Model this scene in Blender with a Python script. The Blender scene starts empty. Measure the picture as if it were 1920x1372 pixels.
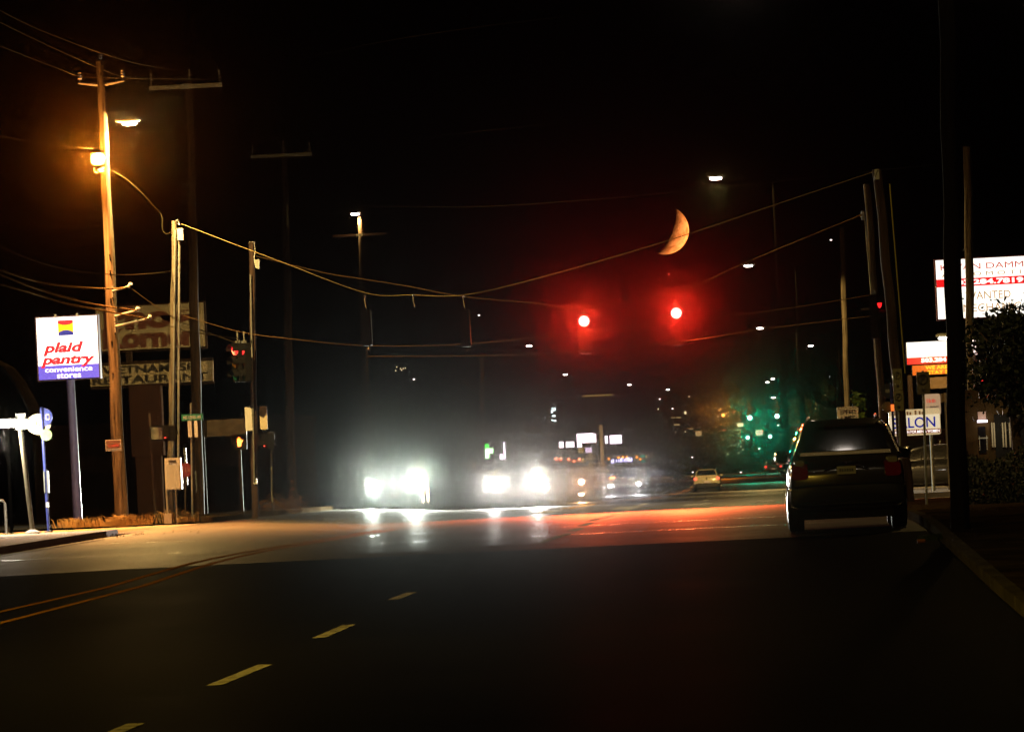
import bpy, bmesh, math, random
from mathutils import Vector, Matrix
R = math.radians
random.seed(7)
scn = bpy.context.scene
C = scn.collection

# ------------------------------------------------------------------ camera
F = 9900.0                 # focal length in pixels of a 1920 px wide frame
YAW = math.atan(450 / F); PITCH = math.atan(138 / F); ROLL = R(2.8)
CAM = Vector((0, 0, 1.79))
fwd = Vector((-math.sin(YAW) * math.cos(PITCH), math.cos(YAW) * math.cos(PITCH), math.sin(PITCH)))
r0 = Vector((math.cos(YAW), math.sin(YAW), 0)); u0 = r0.cross(fwd)
cr = math.cos(ROLL) * r0 - math.sin(ROLL) * u0
cu = math.sin(ROLL) * r0 + math.cos(ROLL) * u0
cd = bpy.data.cameras.new('camera'); cam = bpy.data.objects.new('camera', cd); C.objects.link(cam)
cam.matrix_world = Matrix(((cr.x, cu.x, -fwd.x, 0), (cr.y, cu.y, -fwd.y, 0), (cr.z, cu.z, -fwd.z, CAM.z), (0, 0, 0, 1)))
cd.sensor_width = 36; cd.lens = F / 1920 * 36; cd.clip_start = 0.5; cd.clip_end = 6000
scn.camera = cam

# ------------------------------------------------------------------ night sky, moonlight, exposure
w = bpy.data.worlds.new("World"); scn.world = w; w.use_nodes = True
nt = w.node_tree; bg = nt.nodes['Background']
sky = nt.nodes.new('ShaderNodeTexSky'); sky.sky_type = 'NISHITA'; sky.sun_disc = False
sky.sun_elevation = R(-12); sky.sun_rotation = R(120)
nt.links.new(sky.outputs[0], bg.inputs[0]); bg.inputs[1].default_value = 0.01
sl = bpy.data.lights.new('moonlight', 'SUN'); sl.energy = 0.0015; sl.angle = R(0.5); sl.color = (1, .8, .6)
so = bpy.data.objects.new('moonlight', sl); C.objects.link(so); so.rotation_euler = (R(85), 0, R(180))
vs = scn.view_settings; vs.view_transform = 'Standard'; vs.look = 'None'; vs.exposure = 0; vs.gamma = 1
cy = scn.cycles
cy.use_denoising = True; cy.denoising_input_passes = 'RGB'; cy.max_bounces = 5; cy.diffuse_bounces = 2; cy.glossy_bounces = 3; cy.volume_bounces = 0
cy.transparent_max_bounces = 8; cy.sample_clamp_indirect = 4; cy.sample_clamp_direct = 0
cy.use_light_tree = True; cy.caustics_reflective = False; cy.caustics_refractive = False

# ------------------------------------------------------------------ helpers
def px(x, y, Y):
    d = fwd * F + cr * (x - 960) - cu * (y - 686)
    return CAM + d * (Y / d.y)
def tab(t, y):
    for (a, za), (b, zb) in zip(t, t[1:]):
        if y <= b: return za + (zb - za) * (y - a) / (b - a)
    return t[-1][1]
PR = [(-200, -2.2), (60, -.25), (85, .05), (92, .05), (120, -.16), (150, -.36), (170, -.5), (200, -.75), (240, -1.2), (300, -1.75), (343, -2.2), (400, -2.5), (525, -2.9), (700, -3.9), (760, -4.3), (1000, -9), (3000, -9)]
PL = [(-200, -2.1), (60, -.2), (88, .02), (100, 0.02), (130, 0), (145, -.05), (180, -.3), (206, -.6), (240, -1.2), (300, -1.75), (343, -2.2), (400, -2.5), (525, -2.9), (700, -3.9), (760, -4.3), (1000, -9), (3000, -9)]
def gz(X, Y):
    wnd = 3 if Y < 110 else 10
    def s(t): return sum(tab(t, Y + k * wnd / 2) for k in (-2, -1, 0, 1, 2)) / 5
    k = min(1, max(0, (-9 - X) / 6)); k = k * k * (3 - 2 * k)
    return s(PR) * (1 - k) + s(PL) * k
def gpt(x, y, Y0=25, Y1=760):
    Y = Y0
    while Y < Y1:
        p = px(x, y, Y)
        if p.z <= gz(p.x, Y): return p
        Y += .5
    return px(x, y, Y1)

def mat(name, col, rough=.7, metal=0, noise=0, nscale=5, emit=None, es=0, stretch=None, bump=0, coat=0, spec=None, col2=None):
    m = bpy.data.materials.new(name); m.use_nodes = True
    n = m.node_tree.nodes; l = m.node_tree.links; b = n['Principled BSDF']
    b.inputs['Base Color'].default_value = (*col, 1); b.inputs['Roughness'].default_value = rough; b.inputs['Metallic'].default_value = metal
    if coat: b.inputs['Coat Weight'].default_value = coat; b.inputs['Coat Roughness'].default_value = .05
    if spec is not None: b.inputs['Specular IOR Level'].default_value = spec
    if noise or bump:
        tc = n.new('ShaderNodeTexCoord'); mp = n.new('ShaderNodeMapping'); tx = n.new('ShaderNodeTexNoise')
        l.new(tc.outputs['Object'], mp.inputs[0]); l.new(mp.outputs[0], tx.inputs[0])
        if stretch: mp.inputs['Scale'].default_value = stretch
        tx.inputs['Scale'].default_value = nscale; tx.inputs['Detail'].default_value = 6
        if noise:
            rp = n.new('ShaderNodeValToRGB'); e = rp.color_ramp.elements
            c2 = col2 or tuple(c * (1 + noise) for c in col)
            e[0].position = .35; e[1].position = .65
            e[0].color = (*[c * (1 - noise) for c in col], 1); e[1].color = (*c2, 1)
            l.new(tx.outputs[0], rp.inputs[0]); l.new(rp.outputs[0], b.inputs['Base Color'])
        if bump:
            bp = n.new('ShaderNodeBump'); bp.inputs['Strength'].default_value = bump; bp.inputs['Distance'].default_value = .02
            l.new(tx.outputs[0], bp.inputs['Height']); l.new(bp.outputs[0], b.inputs['Normal'])
    if emit:
        b.inputs['Emission Color'].default_value = (*emit, 1); b.inputs['Emission Strength'].default_value = es
        m.cycles.emission_sampling = 'NONE'
    return m

class MB:
    def __init__(s): s.v = []; s.f = []
    def quad(s, a, b, c, d):
        i = len(s.v); s.v += [Vector(p) for p in (a, b, c, d)]; s.f.append((i, i + 1, i + 2, i + 3)); return s
    def box(s, x0, x1, y0, y1, z0, z1):
        i = len(s.v)
        s.v += [Vector(p) for p in ((x0, y0, z0), (x1, y0, z0), (x1, y1, z0), (x0, y1, z0), (x0, y0, z1), (x1, y0, z1), (x1, y1, z1), (x0, y1, z1))]
        s.f += [tuple(i + k for k in q) for q in ((0, 3, 2, 1), (4, 5, 6, 7), (0, 1, 5, 4), (1, 2, 6, 5), (2, 3, 7, 6), (3, 0, 4, 7))]
        return s
    def tube(s, pts, r, n=8, cap=True):
        pts = [Vector(p) for p in pts]; rs = r if isinstance(r, (list, tuple)) else [r] * len(pts)
        base = len(s.v)
        for k, p in enumerate(pts):
            t = (pts[min(k + 1, len(pts) - 1)] - pts[max(k - 1, 0)]).normalized()
            a = Vector((0, 0, 1)) if abs(t.z) < .9 else Vector((0, 1, 0))
            e1 = t.cross(a).normalized(); e2 = t.cross(e1)
            for j in range(n):
                an = 2 * math.pi * j / n
                s.v.append(p + (e1 * math.cos(an) + e2 * math.sin(an)) * rs[k])
        for k in range(len(pts) - 1):
            for j in range(n):
                a = base + k * n + j; b = base + k * n + (j + 1) % n
                s.f.append((a, b, b + n, a + n))
        if cap:
            s.f.append(tuple(base + j for j in range(n))[::-1]); e = base + (len(pts) - 1) * n
            s.f.append(tuple(e + j for j in range(n)))
        return s
    def disc(s, c, r, t=.02, n=24, rz=1, axis='y'):
        c = Vector(c); ax = Vector((0, t, 0)) if axis == 'y' else Vector((t, 0, 0))
        i = len(s.v)
        for o in (Vector((0, 0, 0)), ax):
            for j in range(n):
                a = 2 * math.pi * j / n
                s.v.append(c + o + (Vector((math.cos(a) * r, 0, math.sin(a) * r * rz)) if axis == 'y' else Vector((0, math.cos(a) * r, math.sin(a) * r * rz))))
        s.f.append(tuple(i + j for j in range(n))); s.f.append(tuple(i + n + j for j in range(n))[::-1])
        for j in range(n): s.f.append((i + j, i + (j + 1) % n, i + n + (j + 1) % n, i + n + j))
        return s
    def poly(s, pts, y0, t):           # extruded outline in the XZ plane
        i = len(s.v); n = len(pts)
        s.v += [Vector((p[0], y0, p[1])) for p in pts] + [Vector((p[0], y0 + t, p[1])) for p in pts]
        s.f.append(tuple(range(i, i + n))); s.f.append(tuple(range(i + n, i + 2 * n))[::-1])
        for j in range(n): s.f.append((i + j, i + (j + 1) % n, i + n + (j + 1) % n, i + n + j))
        return s
    def rrect(s, x0, x1, z0, z1, y0, t, r=.05, k=4):
        pts = []
        for cx, cz, a0 in ((x1 - r, z0 + r, -90), (x1 - r, z1 - r, 0), (x0 + r, z1 - r, 90), (x0 + r, z0 + r, 180)):
            for j in range(k + 1):
                a = R(a0 + 90 * j / k); pts.append((cx + r * math.cos(a), cz + r * math.sin(a)))
        return s.poly(pts, y0, t)
    def ball(s, c, r, n=10, m=6, sc=(1, 1, 1)):
        c = Vector(c); i = len(s.v)
        for a in range(m + 1):
            th = math.pi * a / m
            for j in range(n):
                ph = 2 * math.pi * j / n
                s.v.append(c + Vector((r * sc[0] * math.sin(th) * math.cos(ph), r * sc[1] * math.sin(th) * math.sin(ph), r * sc[2] * math.cos(th))))
        for a in range(m):
            for j in range(n):
                s.f.append((i + a * n + j, i + (a + 1) * n + j, i + (a + 1) * n + (j + 1) % n, i + a * n + (j + 1) % n))
        return s
    def loft(s, st, n=20, e=4.0):      # stations (y, zbottom, ztop, halfwidth[, top halfwidth]) of rounded sections
        i = len(s.v)
        for q in st:
            y, zb, zt, hw = q[:4]; tw = q[4] if len(q) > 4 else hw
            for j in range(n):
                a = 2 * math.pi * (j + .5) / n; ca, sa = math.cos(a), math.sin(a)
                xx = math.copysign(abs(ca) ** (2 / e), ca); zz = math.copysign(abs(sa) ** (2 / e), sa)
                k = (zz + 1) / 2; ww = hw * (1 - k) + tw * k
                s.v.append(Vector((xx * ww, y, zb + (zt - zb) * k)))
        for a in range(len(st) - 1):
            for j in range(n):
                s.f.append((i + a * n + j, i + a * n + (j + 1) % n, i + (a + 1) * n + (j + 1) % n, i + (a + 1) * n + j))
        s.f.append(tuple(i + j for j in range(n))[::-1]); k = i + (len(st) - 1) * n; s.f.append(tuple(k + j for j in range(n)))
        return s
    def build(s, name, m, parent=None, smooth=False, loc=(0, 0, 0)):
        me = bpy.data.meshes.new(name); me.from_pydata([tuple(v) for v in s.v], [], s.f); me.update()
        bm = bmesh.new(); bm.from_mesh(me); bmesh.ops.recalc_face_normals(bm, faces=bm.faces); bm.to_mesh(me); bm.free()
        if smooth:
            for p in me.polygons: p.use_smooth = True
            try: me.set_sharp_from_angle(angle=R(40))
            except Exception: pass
        me.materials.append(m); o = bpy.data.objects.new(name, me); C.objects.link(o); o.location = loc
        if parent: o.parent = parent
        return o

def tag(o, label=None, cat=None, group=None, kind=None):
    if label: o['label'] = label
    if cat: o['category'] = cat
    if group: o['group'] = group
    if kind: o['kind'] = kind
    return o
def thing(name, label, cat, loc=(0, 0, 0), rz=0, group=None):
    o = bpy.data.objects.new(name, None); C.objects.link(o); o.location = loc; o.rotation_euler = (0, 0, rz)
    return tag(o, label, cat, group)
def copy_tree(o, parent=None):
    c = o.copy(); C.objects.link(c)
    if parent: c.parent = parent
    for ch in [x for x in bpy.data.objects if x.parent == o]: copy_tree(ch, c)
    return c
GAIN = {'signal_core': 3.6, 'headlight_core': 1.0, 'flood_core': 7, 'flood_spill': 9, 'lamp_spill': .09, 'lamp_light': .4, 'flood_beam': .14, 'headlight_beam': .9, 'signal_glow': .95, 'tube_light': .6, 'sign_light': .2, 'strip_light': .2, 'hand_glow': .12, 'sunlight_on_moon': 2.2}
def lamp(name, kind, loc, watts, col, parent=None, r=.08, aim=None, ang=90, blend=1.0):
    watts *= GAIN[name]
    l = bpy.data.lights.new(name, kind); l.energy = watts; l.color = col; l.shadow_soft_size = r
    o = bpy.data.objects.new(name, l); C.objects.link(o); o.location = loc
    if kind == 'SPOT':
        l.spot_size = R(ang); l.spot_blend = blend
        o.rotation_euler = Vector(aim).to_track_quat('-Z', 'Y').to_euler()
    if parent: o.parent = parent
    return o
def text(body, parent, cx, cz, wd, ht, m, y=-.02, shear=0, bold=0, t=.004, name='lettering'):
    cu_ = bpy.data.curves.new('t', 'FONT'); cu_.body = body; cu_.shear = shear; cu_.offset = bold; cu_.resolution_u = 3; cu_.space_character = 1.0
    o = bpy.data.objects.new('t', cu_); C.objects.link(o)
    bpy.context.view_layer.update()
    me = bpy.data.meshes.new_from_object(o.evaluated_get(bpy.context.evaluated_depsgraph_get()))
    bpy.data.objects.remove(o)
    xs = [v.co.x for v in me.vertices]; ys = [v.co.y for v in me.vertices]
    sx = wd / (max(xs) - min(xs)); sy = ht / (max(ys) - min(ys)); mx = (max(xs) + min(xs)) / 2; my = (max(ys) + min(ys)) / 2
    for v in me.vertices:
        v.co = Vector((cx + (v.co.x - mx) * sx, y, cz + (v.co.y - my) * sy))
    me.name = name; me.materials.clear(); me.materials.append(m)
    b = bpy.data.objects.new(name, me); C.objects.link(b); b.parent = parent
    return b

def strokes(body, parent, cx, cz, wd, ht, m, y=-.02, shear=0, bold=0):      # writing too small to read in the photo: uneven strokes only
    b = MB(); rnd = random.Random(len(body) * 7 + 3); x = cx - wd / 2; p_ = wd / (len(body) * 2.2)
    while x < cx + wd / 2 - p_:
        a = rnd.uniform(.55, 1) * ht; z = cz - ht / 2
        b.box(x, x + p_ * .9, y, y + .004, z, z + a)
        x += p_ * rnd.choice((1.3, 1.3, 1.9, 2.4))
    return b.build('lettering', m, parent)

# ------------------------------------------------------------------ materials
WOOD = mat('weathered pole wood', (.13, .105, .07), .9, spec=.1, noise=.55, nscale=3, stretch=(6, 6, .35), bump=.6)
WOODD = mat('dark creosoted wood', (.05, .028, .018), .9, noise=.6, nscale=3, stretch=(6, 6, .4), bump=.5)
WOODX = mat('pale crossarm wood', (.75, .68, .5), .8, noise=.2, nscale=6, stretch=(.5, 4, 4))
GALV = mat('galvanised steel', (.30, .31, .28), .5, .5, noise=.15, nscale=12)
STEEL = mat('painted grey steel', (.38, .4, .36), .5, .2, noise=.12, nscale=9)
BLACKM = mat('black signal housing', (.008, .008, .007), .75, spec=.2)
POLED = mat('pole black as unlit', (.001, .0009, .0008), .95, spec=0)  # near black so poles beside their lamps look unlit
DARK = mat('dark cable sheath', (.03, .022, .012), .9, spec=0)
SPAN = mat('bare steel span strand', (.22, .17, .07), .9, spec=0)
WIRE = mat('aluminium conductor', (.09, .055, .022), .9, spec=0)
DIM = mat('conductor darkened as unlit', (.012, .010, .007), .9, spec=0)  # darkened copy for wires that should stay unlit
PORC = mat('glazed insulator', (.5, .48, .42), .25)
BLUEP = mat('blue painted steel', (.05, .07, .28), .35, noise=.2, nscale=6)
CABM = mat('cabinet paint', (.44, .46, .4), .5, noise=.12, nscale=4)
CONC = mat('concrete', (.42, .37, .30), .85, spec=.1, noise=.25, nscale=.9, bump=.3)
WHITE = mat('sign white', (.72, .7, .62), .5, noise=.06, nscale=5)
CREAM = mat('aged sign cream', (.66, .56, .36), .55, noise=.15, nscale=2)
SIGNRED = mat('faded sign red', (.20, .055, .03), .6, noise=.15, nscale=4)
INK = mat('sign black ink', (.012, .01, .01), .6)
GREENS = mat('street sign green', (.01, .17, .07), .4)
TYRE = mat('tyre rubber', (.012, .012, .012), .8, bump=.3, nscale=40)
RIM = mat('alloy rim', (.35, .35, .36), .3, .9)
GLASS = mat('dark car glass', (.006, .006, .008), .04, spec=.8)
CHROME = mat('chrome', (.6, .6, .62), .08, 1)
FOL = mat('foliage', (.035, .075, .014), .6, noise=.5, nscale=.7, col2=(.08, .12, .02))
BARK = mat('bark', (.09, .06, .04), .9, noise=.4, nscale=6, bump=.5)
STRAW = mat('dry grass blades', (.34, .23, .08), .7, noise=.4, nscale=20)
REDREF = mat('red tail lens unlit', (.3, .008, .008), .12, coat=.6)

def em(name, col, s): return mat(name, (.8, .8, .8), .5, emit=col, es=s)
E_WHITE = em('lit white lamp', (1, .97, .92), 30)
E_LED = em('led street lamp', (1, .86, .78), 26)
E_RED = em('lit red signal', (1, .045, .035), 36)
E_REDDIM = em('red lens seen from the side', (1, .012, .015), 2.0)
E_GREEN = em('lit green signal', (.35, 1, .8), 9)
E_AMBER = em('lit amber lamp', (1, .28, .03), 5)
E_TAIL = em('lit tail lamp', (1, .02, .02), 1.5)
E_ORANGE = em('sodium lamp', (1, .6, .2), 14)
E_HEAD = em('headlamp glare', (1, 1, 1), 14)
E_WARM = em('warm lamp', (1, .66, .38), 10)
E_HAND = em('hand signal', (1, .16, .01), 5)
E_WIN = em('lit window', (1, .78, .42), .9)
E_WINW = em('white lit window', (.85, 1, 1), 1.6)

# ------------------------------------------------------------------ ground, road, pavements
def asphalt(name, c1, c2, gl, fade=False):
    m = bpy.data.materials.new(name); m.use_nodes = True
    n = m.node_tree.nodes; l = m.node_tree.links; b = n['Principled BSDF']
    tc = n.new('ShaderNodeTexCoord')
    def nz(scale, st, det=5):
        mp = n.new('ShaderNodeMapping'); mp.inputs['Scale'].default_value = st
        t = n.new('ShaderNodeTexNoise'); t.inputs['Scale'].default_value = scale; t.inputs['Detail'].default_value = det
        l.new(tc.outputs['Object'], mp.inputs[0]); l.new(mp.outputs[0], t.inputs[0]); return t
    big = nz(.5, (1, .07, 1)); mid = nz(1.4, (.3, .25, 1)); fine = nz(26, (1, 1, 1), 3)
    rp = n.new('ShaderNodeValToRGB'); rp.color_ramp.elements[0].position = .3; rp.color_ramp.elements[1].position = .72
    rp.color_ramp.elements[0].color = (*c1, 1); rp.color_ramp.elements[1].color = (*c2, 1)
    mx = n.new('ShaderNodeMix'); mx.inputs[0].default_value = .45
    l.new(big.outputs[0], mx.inputs[2]); l.new(mid.outputs[0], mx.inputs[3]); l.new(mx.outputs[0], rp.inputs[0])
    mf = n.new('ShaderNodeMix'); mf.data_type = 'RGBA'; mf.blend_type = 'MULTIPLY'; mf.inputs[0].default_value = .6
    rf = n.new('ShaderNodeValToRGB'); rf.color_ramp.elements[0].position = .35; rf.color_ramp.elements[1].position = .6
    l.new(fine.outputs[0], rf.inputs[0]); l.new(rp.outputs[0], mf.inputs[6]); l.new(rf.outputs[0], mf.inputs[7]); l.new(mf.outputs[2], b.inputs['Base Color'])
    if fade:     # noise-edged fade to dark, painting the unlit approach into the colour
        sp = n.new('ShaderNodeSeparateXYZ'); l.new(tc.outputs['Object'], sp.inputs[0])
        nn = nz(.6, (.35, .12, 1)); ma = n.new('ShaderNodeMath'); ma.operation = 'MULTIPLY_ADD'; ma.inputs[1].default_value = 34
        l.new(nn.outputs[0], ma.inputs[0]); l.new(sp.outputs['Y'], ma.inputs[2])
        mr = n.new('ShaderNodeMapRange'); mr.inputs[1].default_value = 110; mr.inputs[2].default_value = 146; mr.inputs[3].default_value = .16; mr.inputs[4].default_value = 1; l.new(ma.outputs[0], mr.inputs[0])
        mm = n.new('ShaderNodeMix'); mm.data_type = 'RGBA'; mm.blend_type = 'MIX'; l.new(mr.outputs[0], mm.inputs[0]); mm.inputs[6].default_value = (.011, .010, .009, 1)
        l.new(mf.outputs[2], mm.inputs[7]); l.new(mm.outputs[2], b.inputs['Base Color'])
    b.inputs['Specular IOR Level'].default_value = 0
    rr = n.new('ShaderNodeMapRange'); rr.inputs[3].default_value = .3; rr.inputs[4].default_value = .6
    l.new(mx.outputs[0], rr.inputs[0]); 
    gs = n.new('ShaderNodeBsdfGlossy'); gs.inputs['Color'].default_value = (.8, .8, .8, 1); ms = n.new('ShaderNodeMixShader'); ms.inputs[0].default_value = gl
    l.new(rr.outputs[0], gs.inputs['Roughness']); l.new(b.outputs[0], ms.inputs[1]); l.new(gs.outputs[0], ms.inputs[2]); l.new(ms.outputs[0], n['Material Output'].inputs[0])
    bp = n.new('ShaderNodeBump'); bp.inputs['Strength'].default_value = .35; bp.inputs['Distance'].default_value = .01
    wv = nz(.35, (.25, 1, 1), 3)
    b2 = n.new('ShaderNodeBump'); b2.inputs['Strength'].default_value = .5; b2.inputs['Distance'].default_value = .05
    l.new(wv.outputs[0], b2.inputs['Height']); l.new(fine.outputs[0], bp.inputs['Height']); l.new(b2.outputs[0], bp.inputs['Normal']); l.new(bp.outputs[0], b.inputs['Normal']); l.new(bp.outputs[0], gs.inputs['Normal'])
    return m
ASPH = asphalt('asphalt pale as lit', (.035, .032, .027), (.11, .10, .083), .09, True); ASPHN = asphalt('asphalt dark as unlit', (.0055, .005, .0045), (.017, .0155, .0135), .01)  # pale and dark tones paint the lit junction and the unlit near road
def worn(name, col, wear):
    m = mat(name, col, .5); n = m.node_tree.nodes; l = m.node_tree.links
    tc = n.new('ShaderNodeTexCoord'); t = n.new('ShaderNodeTexNoise'); t.inputs['Scale'].default_value = 6; t.inputs['Detail'].default_value = 8
    rp = n.new('ShaderNodeValToRGB'); rp.color_ramp.elements[0].position = wear - .06; rp.color_ramp.elements[1].position = wear + .06
    rp.color_ramp.elements[0].color = (.06, .055, .045, 1); rp.color_ramp.elements[1].color = (*col, 1)
    l.new(tc.outputs['Object'], t.inputs[0]); l.new(t.outputs[0], rp.inputs[0]); l.new(rp.outputs[0], n['Principled BSDF'].inputs['Base Color']); n['Principled BSDF'].inputs['Specular IOR Level'].default_value = 0
    return m
PAINTW = worn('worn white road paint', (.75, .72, .62), .42); PAINTY = worn('worn yellow road paint', (.85, .38, .02), .34)
DIRT = mat('dry verge soil', (.04, .028, .016), .95, spec=0, noise=.5, nscale=.8, bump=.6)

YS = [-60 + 6 * i for i in range(17)] + [42 + 2 * i for i in range(80)] + [202 + 6 * i for i in range(34)] + [406 + 20 * i for i in range(24)] + [900, 1000, 1100]
def strip(xs, dz, y0=-60, y1=1100):
    b = MB(); ys = sorted(set([y for y in YS if y0 < y < y1] + [y0, y1])); n = len(xs)
    for y in ys:
        for x in xs:
            b.v.append(Vector((x, y, gz(x, y) + dz)))
    for i in range(len(ys) - 1):
        for j in range(n - 1):
            a = i * n + j; b.f.append((a, a + 1, a + n + 1, a + n))
    return b
gx = [-600, -300, -150, -80, -50, -30, -22, -18, -16, -15, -14, -13, -12, -11, -10, -9, -8, -7, -6, -5, 0, 3, 6, 12, 30, 60, 120, 300, 600]
tag(strip(gx, -.05).build('ground', DIRT, smooth=True), kind='structure')
rx = [-15.0, -14, -13, -12, -11, -10, -9, -8, -7, -6, -5, -3, -1, 1, 2.65]
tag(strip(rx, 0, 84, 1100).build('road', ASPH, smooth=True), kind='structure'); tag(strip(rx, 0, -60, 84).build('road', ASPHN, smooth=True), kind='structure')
side = MB()
for xa, xb in (([-120, -60, -30, -20, -15.0], 0), ([2.65, 6, 20, 60, 120], 0)):
    q = strip(xa, 0, 126, 141.5); i = len(side.v); side.v += q.v; side.f += [tuple(i + k for k in t) for t in q.f]
ASPH2 = mat('side street pale as lit', (.20, .17, .13), .85, noise=.3, nscale=1.2, bump=.4, spec=.1)  # asphalt colour paled so the side street looks lamplit
tag(side.build('side_street', ASPH2, smooth=True), kind='structure')
# raised pavements with kerbs: near left, far left, near right, far right
def raised(xs, y0, y1, m, name, dz=.13):
    b = strip(xs, dz, y0, y1); ys = sorted(set([y for y in YS if y0 < y < y1] + [y0, y1])); n = len(xs); k = len(b.v)
    for idx in (0, n - 1):
        for i in range(len(ys) - 1):
            a, c = b.v[i * n + idx], b.v[(i + 1) * n + idx]
            b.quad(a, c, c - Vector((0, 0, .22)), a - Vector((0, 0, .22)))
    for r_ in (0, len(ys) - 1):
        for j in range(n - 1):
            a, c = b.v[r_ * n + j], b.v[r_ * n + j + 1]
            b.quad(a, c, c - Vector((0, 0, .22)), a - Vector((0, 0, .22)))
    return tag(b.build(name, m), kind='structure')
KERB = mat('kerb concrete', (.09, .08, .065), .9, spec=0, noise=.3, nscale=2, bump=.4)
raised([-15.18, -15.02], -60, 121, KERB, 'kerb', .14); raised([-18.6, -17, -15.18], -60, 124.5, CONC, 'pavement')
raised([-15.0, -14.84], 143, 900, DIRT, 'kerb', .14); raised([-17.6, -16, -15.0], 143, 900, DIRT, 'verge')  # dark soil colour painted on the kerb against headlight glare
raised([2.67, 2.83], -60, 124, KERB, 'kerb', .14); raised([2.83, 4, 6.2], -60, 124, DIRT, 'verge')
raised([2.67, 2.83], 143, 900, KERB, 'kerb', .14); raised([2.83, 4, 6.0], 143, 900, CONC, 'pavement')
# parking lots behind the pavements
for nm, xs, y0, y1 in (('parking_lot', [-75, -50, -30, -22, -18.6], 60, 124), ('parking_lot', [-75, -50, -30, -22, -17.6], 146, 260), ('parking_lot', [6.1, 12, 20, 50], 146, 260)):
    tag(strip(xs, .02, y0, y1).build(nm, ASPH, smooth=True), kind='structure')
# markings
def mark(b, pts, w_, dz=.006):
    for (p, q) in zip(pts, pts[1:]):
        n_ = max(1, int((q - p).length / 3)); d = (q - p) / n_; s_ = Vector((d.y, -d.x, 0)).normalized() * (w_ / 2)
        for i in range(n_):
            a = p + d * i; c = a + d
            qd = [a - s_, a + s_, c + s_, c - s_]
            b.quad(*[Vector((v.x, v.y, gz(v.x, v.y) + dz)) for v in qd])
V = lambda x, y: Vector((x, y, 0))
b = MB()
DS = [(gpt(*p_, 20), gpt(*q_, 20)) for p_, q_ in (((402, 1287), (497, 1247)), ((598, 1199), (655, 1172)), ((738, 1127), (772, 1111)))]
step_ = DS[1][0] - DS[0][0]
for k_ in (-3, -2, -1): DS.append((DS[0][0] + step_ * k_, DS[0][1] + step_ * k_))
for p, q in DS: mark(b, [V(p.x, p.y), V(q.x, q.y)], .15)
for k in range(40): mark(b, [V(-1.75, 175 + 12.2 * k), V(-1.75, 178.2 + 12.2 * k)], .15)
for k in range(20): mark(b, [V(-10.6, 190 + 12.2 * k), V(-10.6, 193.2 + 12.2 * k)], .15)
for k in range(9):                                   # short dashes through the junction
    x0 = 1010 + k * 26; 
for a_, b_ in (((1012, 1020), (1070, 1000)), ((1072, 996), (1088, 990)), ((1092, 986), (1108, 980)), ((1106, 977), (1122, 972)), ((1129, 972), (1144, 967)), ((1151, 965), (1164, 961)), ((1168, 958), (1184, 954)), ((1184, 952), (1199, 949)), ((1199, 947), (1213, 944))):
    p, q = gpt(*a_), gpt(*b_); mark(b, [V(p.x, p.y), V(q.x, q.y)], .2 if a_[0] > 1013 else .14)
tag(b.build('lane_markings', PAINTW), kind='structure')
b = MB()
for a_, b_ in (((1100, 943), (1128, 942)), ((1196, 941), (1240, 938)), ((1299, 938), (1345, 936)), ((1407, 936.5), (1450, 934.5))):
    p, q = gpt(*a_), gpt(*b_); y = 153.0
    b.v += []; x0, x1 = p.x, q.x
    for yy in (y,):
        b.quad(*[Vector((xx, y_, gz(xx, y_) + .006)) for xx, y_ in ((x0, yy), (x1, yy), (x1, yy + 9), (x0, yy + 9))])
tag(b.build('crosswalk_bars', PAINTW), kind='structure')
b = MB()
for off in (-.28, .28):
    g0, g1 = [gpt(*c_) for c_ in (((0, 1150), (200, 1102)) if off < 0 else ((0, 1170), (270, 1100)))]
    dx = (g1.x - g0.x) / (g1.y - g0.y); mark(b, [V(g0.x - dx * (g0.y - 20), 20), V(g0.x, g0.y), V(g1.x, g1.y), V(-8.9 + off * .6, 92), V(-8.75 + off * .6, 124)], .13)
    mark(b, [V(-6.2 + off * .5, 168), V(-5.0 + off * .5, 250), V(-5.0 + off * .5, 740)], .12)
tag(b.build('centre_line', PAINTY), kind='structure')
b = MB(); mark(b, [V(-14.7, 40), V(-14.7, 118)], .1); mark(b, [V(-13.9, 60), V(-13.9, 84)], .1)
mark(b, [V(-14.6, 168), V(-14.6, 700)], .1); tag(b.build('edge_line', PAINTW), kind='structure')
# a ragged patch of tar seams and two manhole covers
TAR = mat('tar seam', (.012, .011, .01), .3)
b = MB(); x = -8.2
for yy in (97, 112, 150):
    p = V(-14.5, yy)
    while p.x < 2.2:
        q = V(p.x + .9, p.y + random.uniform(-.25, .25)); mark(b, [p, q], .1, .003); p = q
tag(b.build('tar_seams', TAR), kind='structure')
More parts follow.
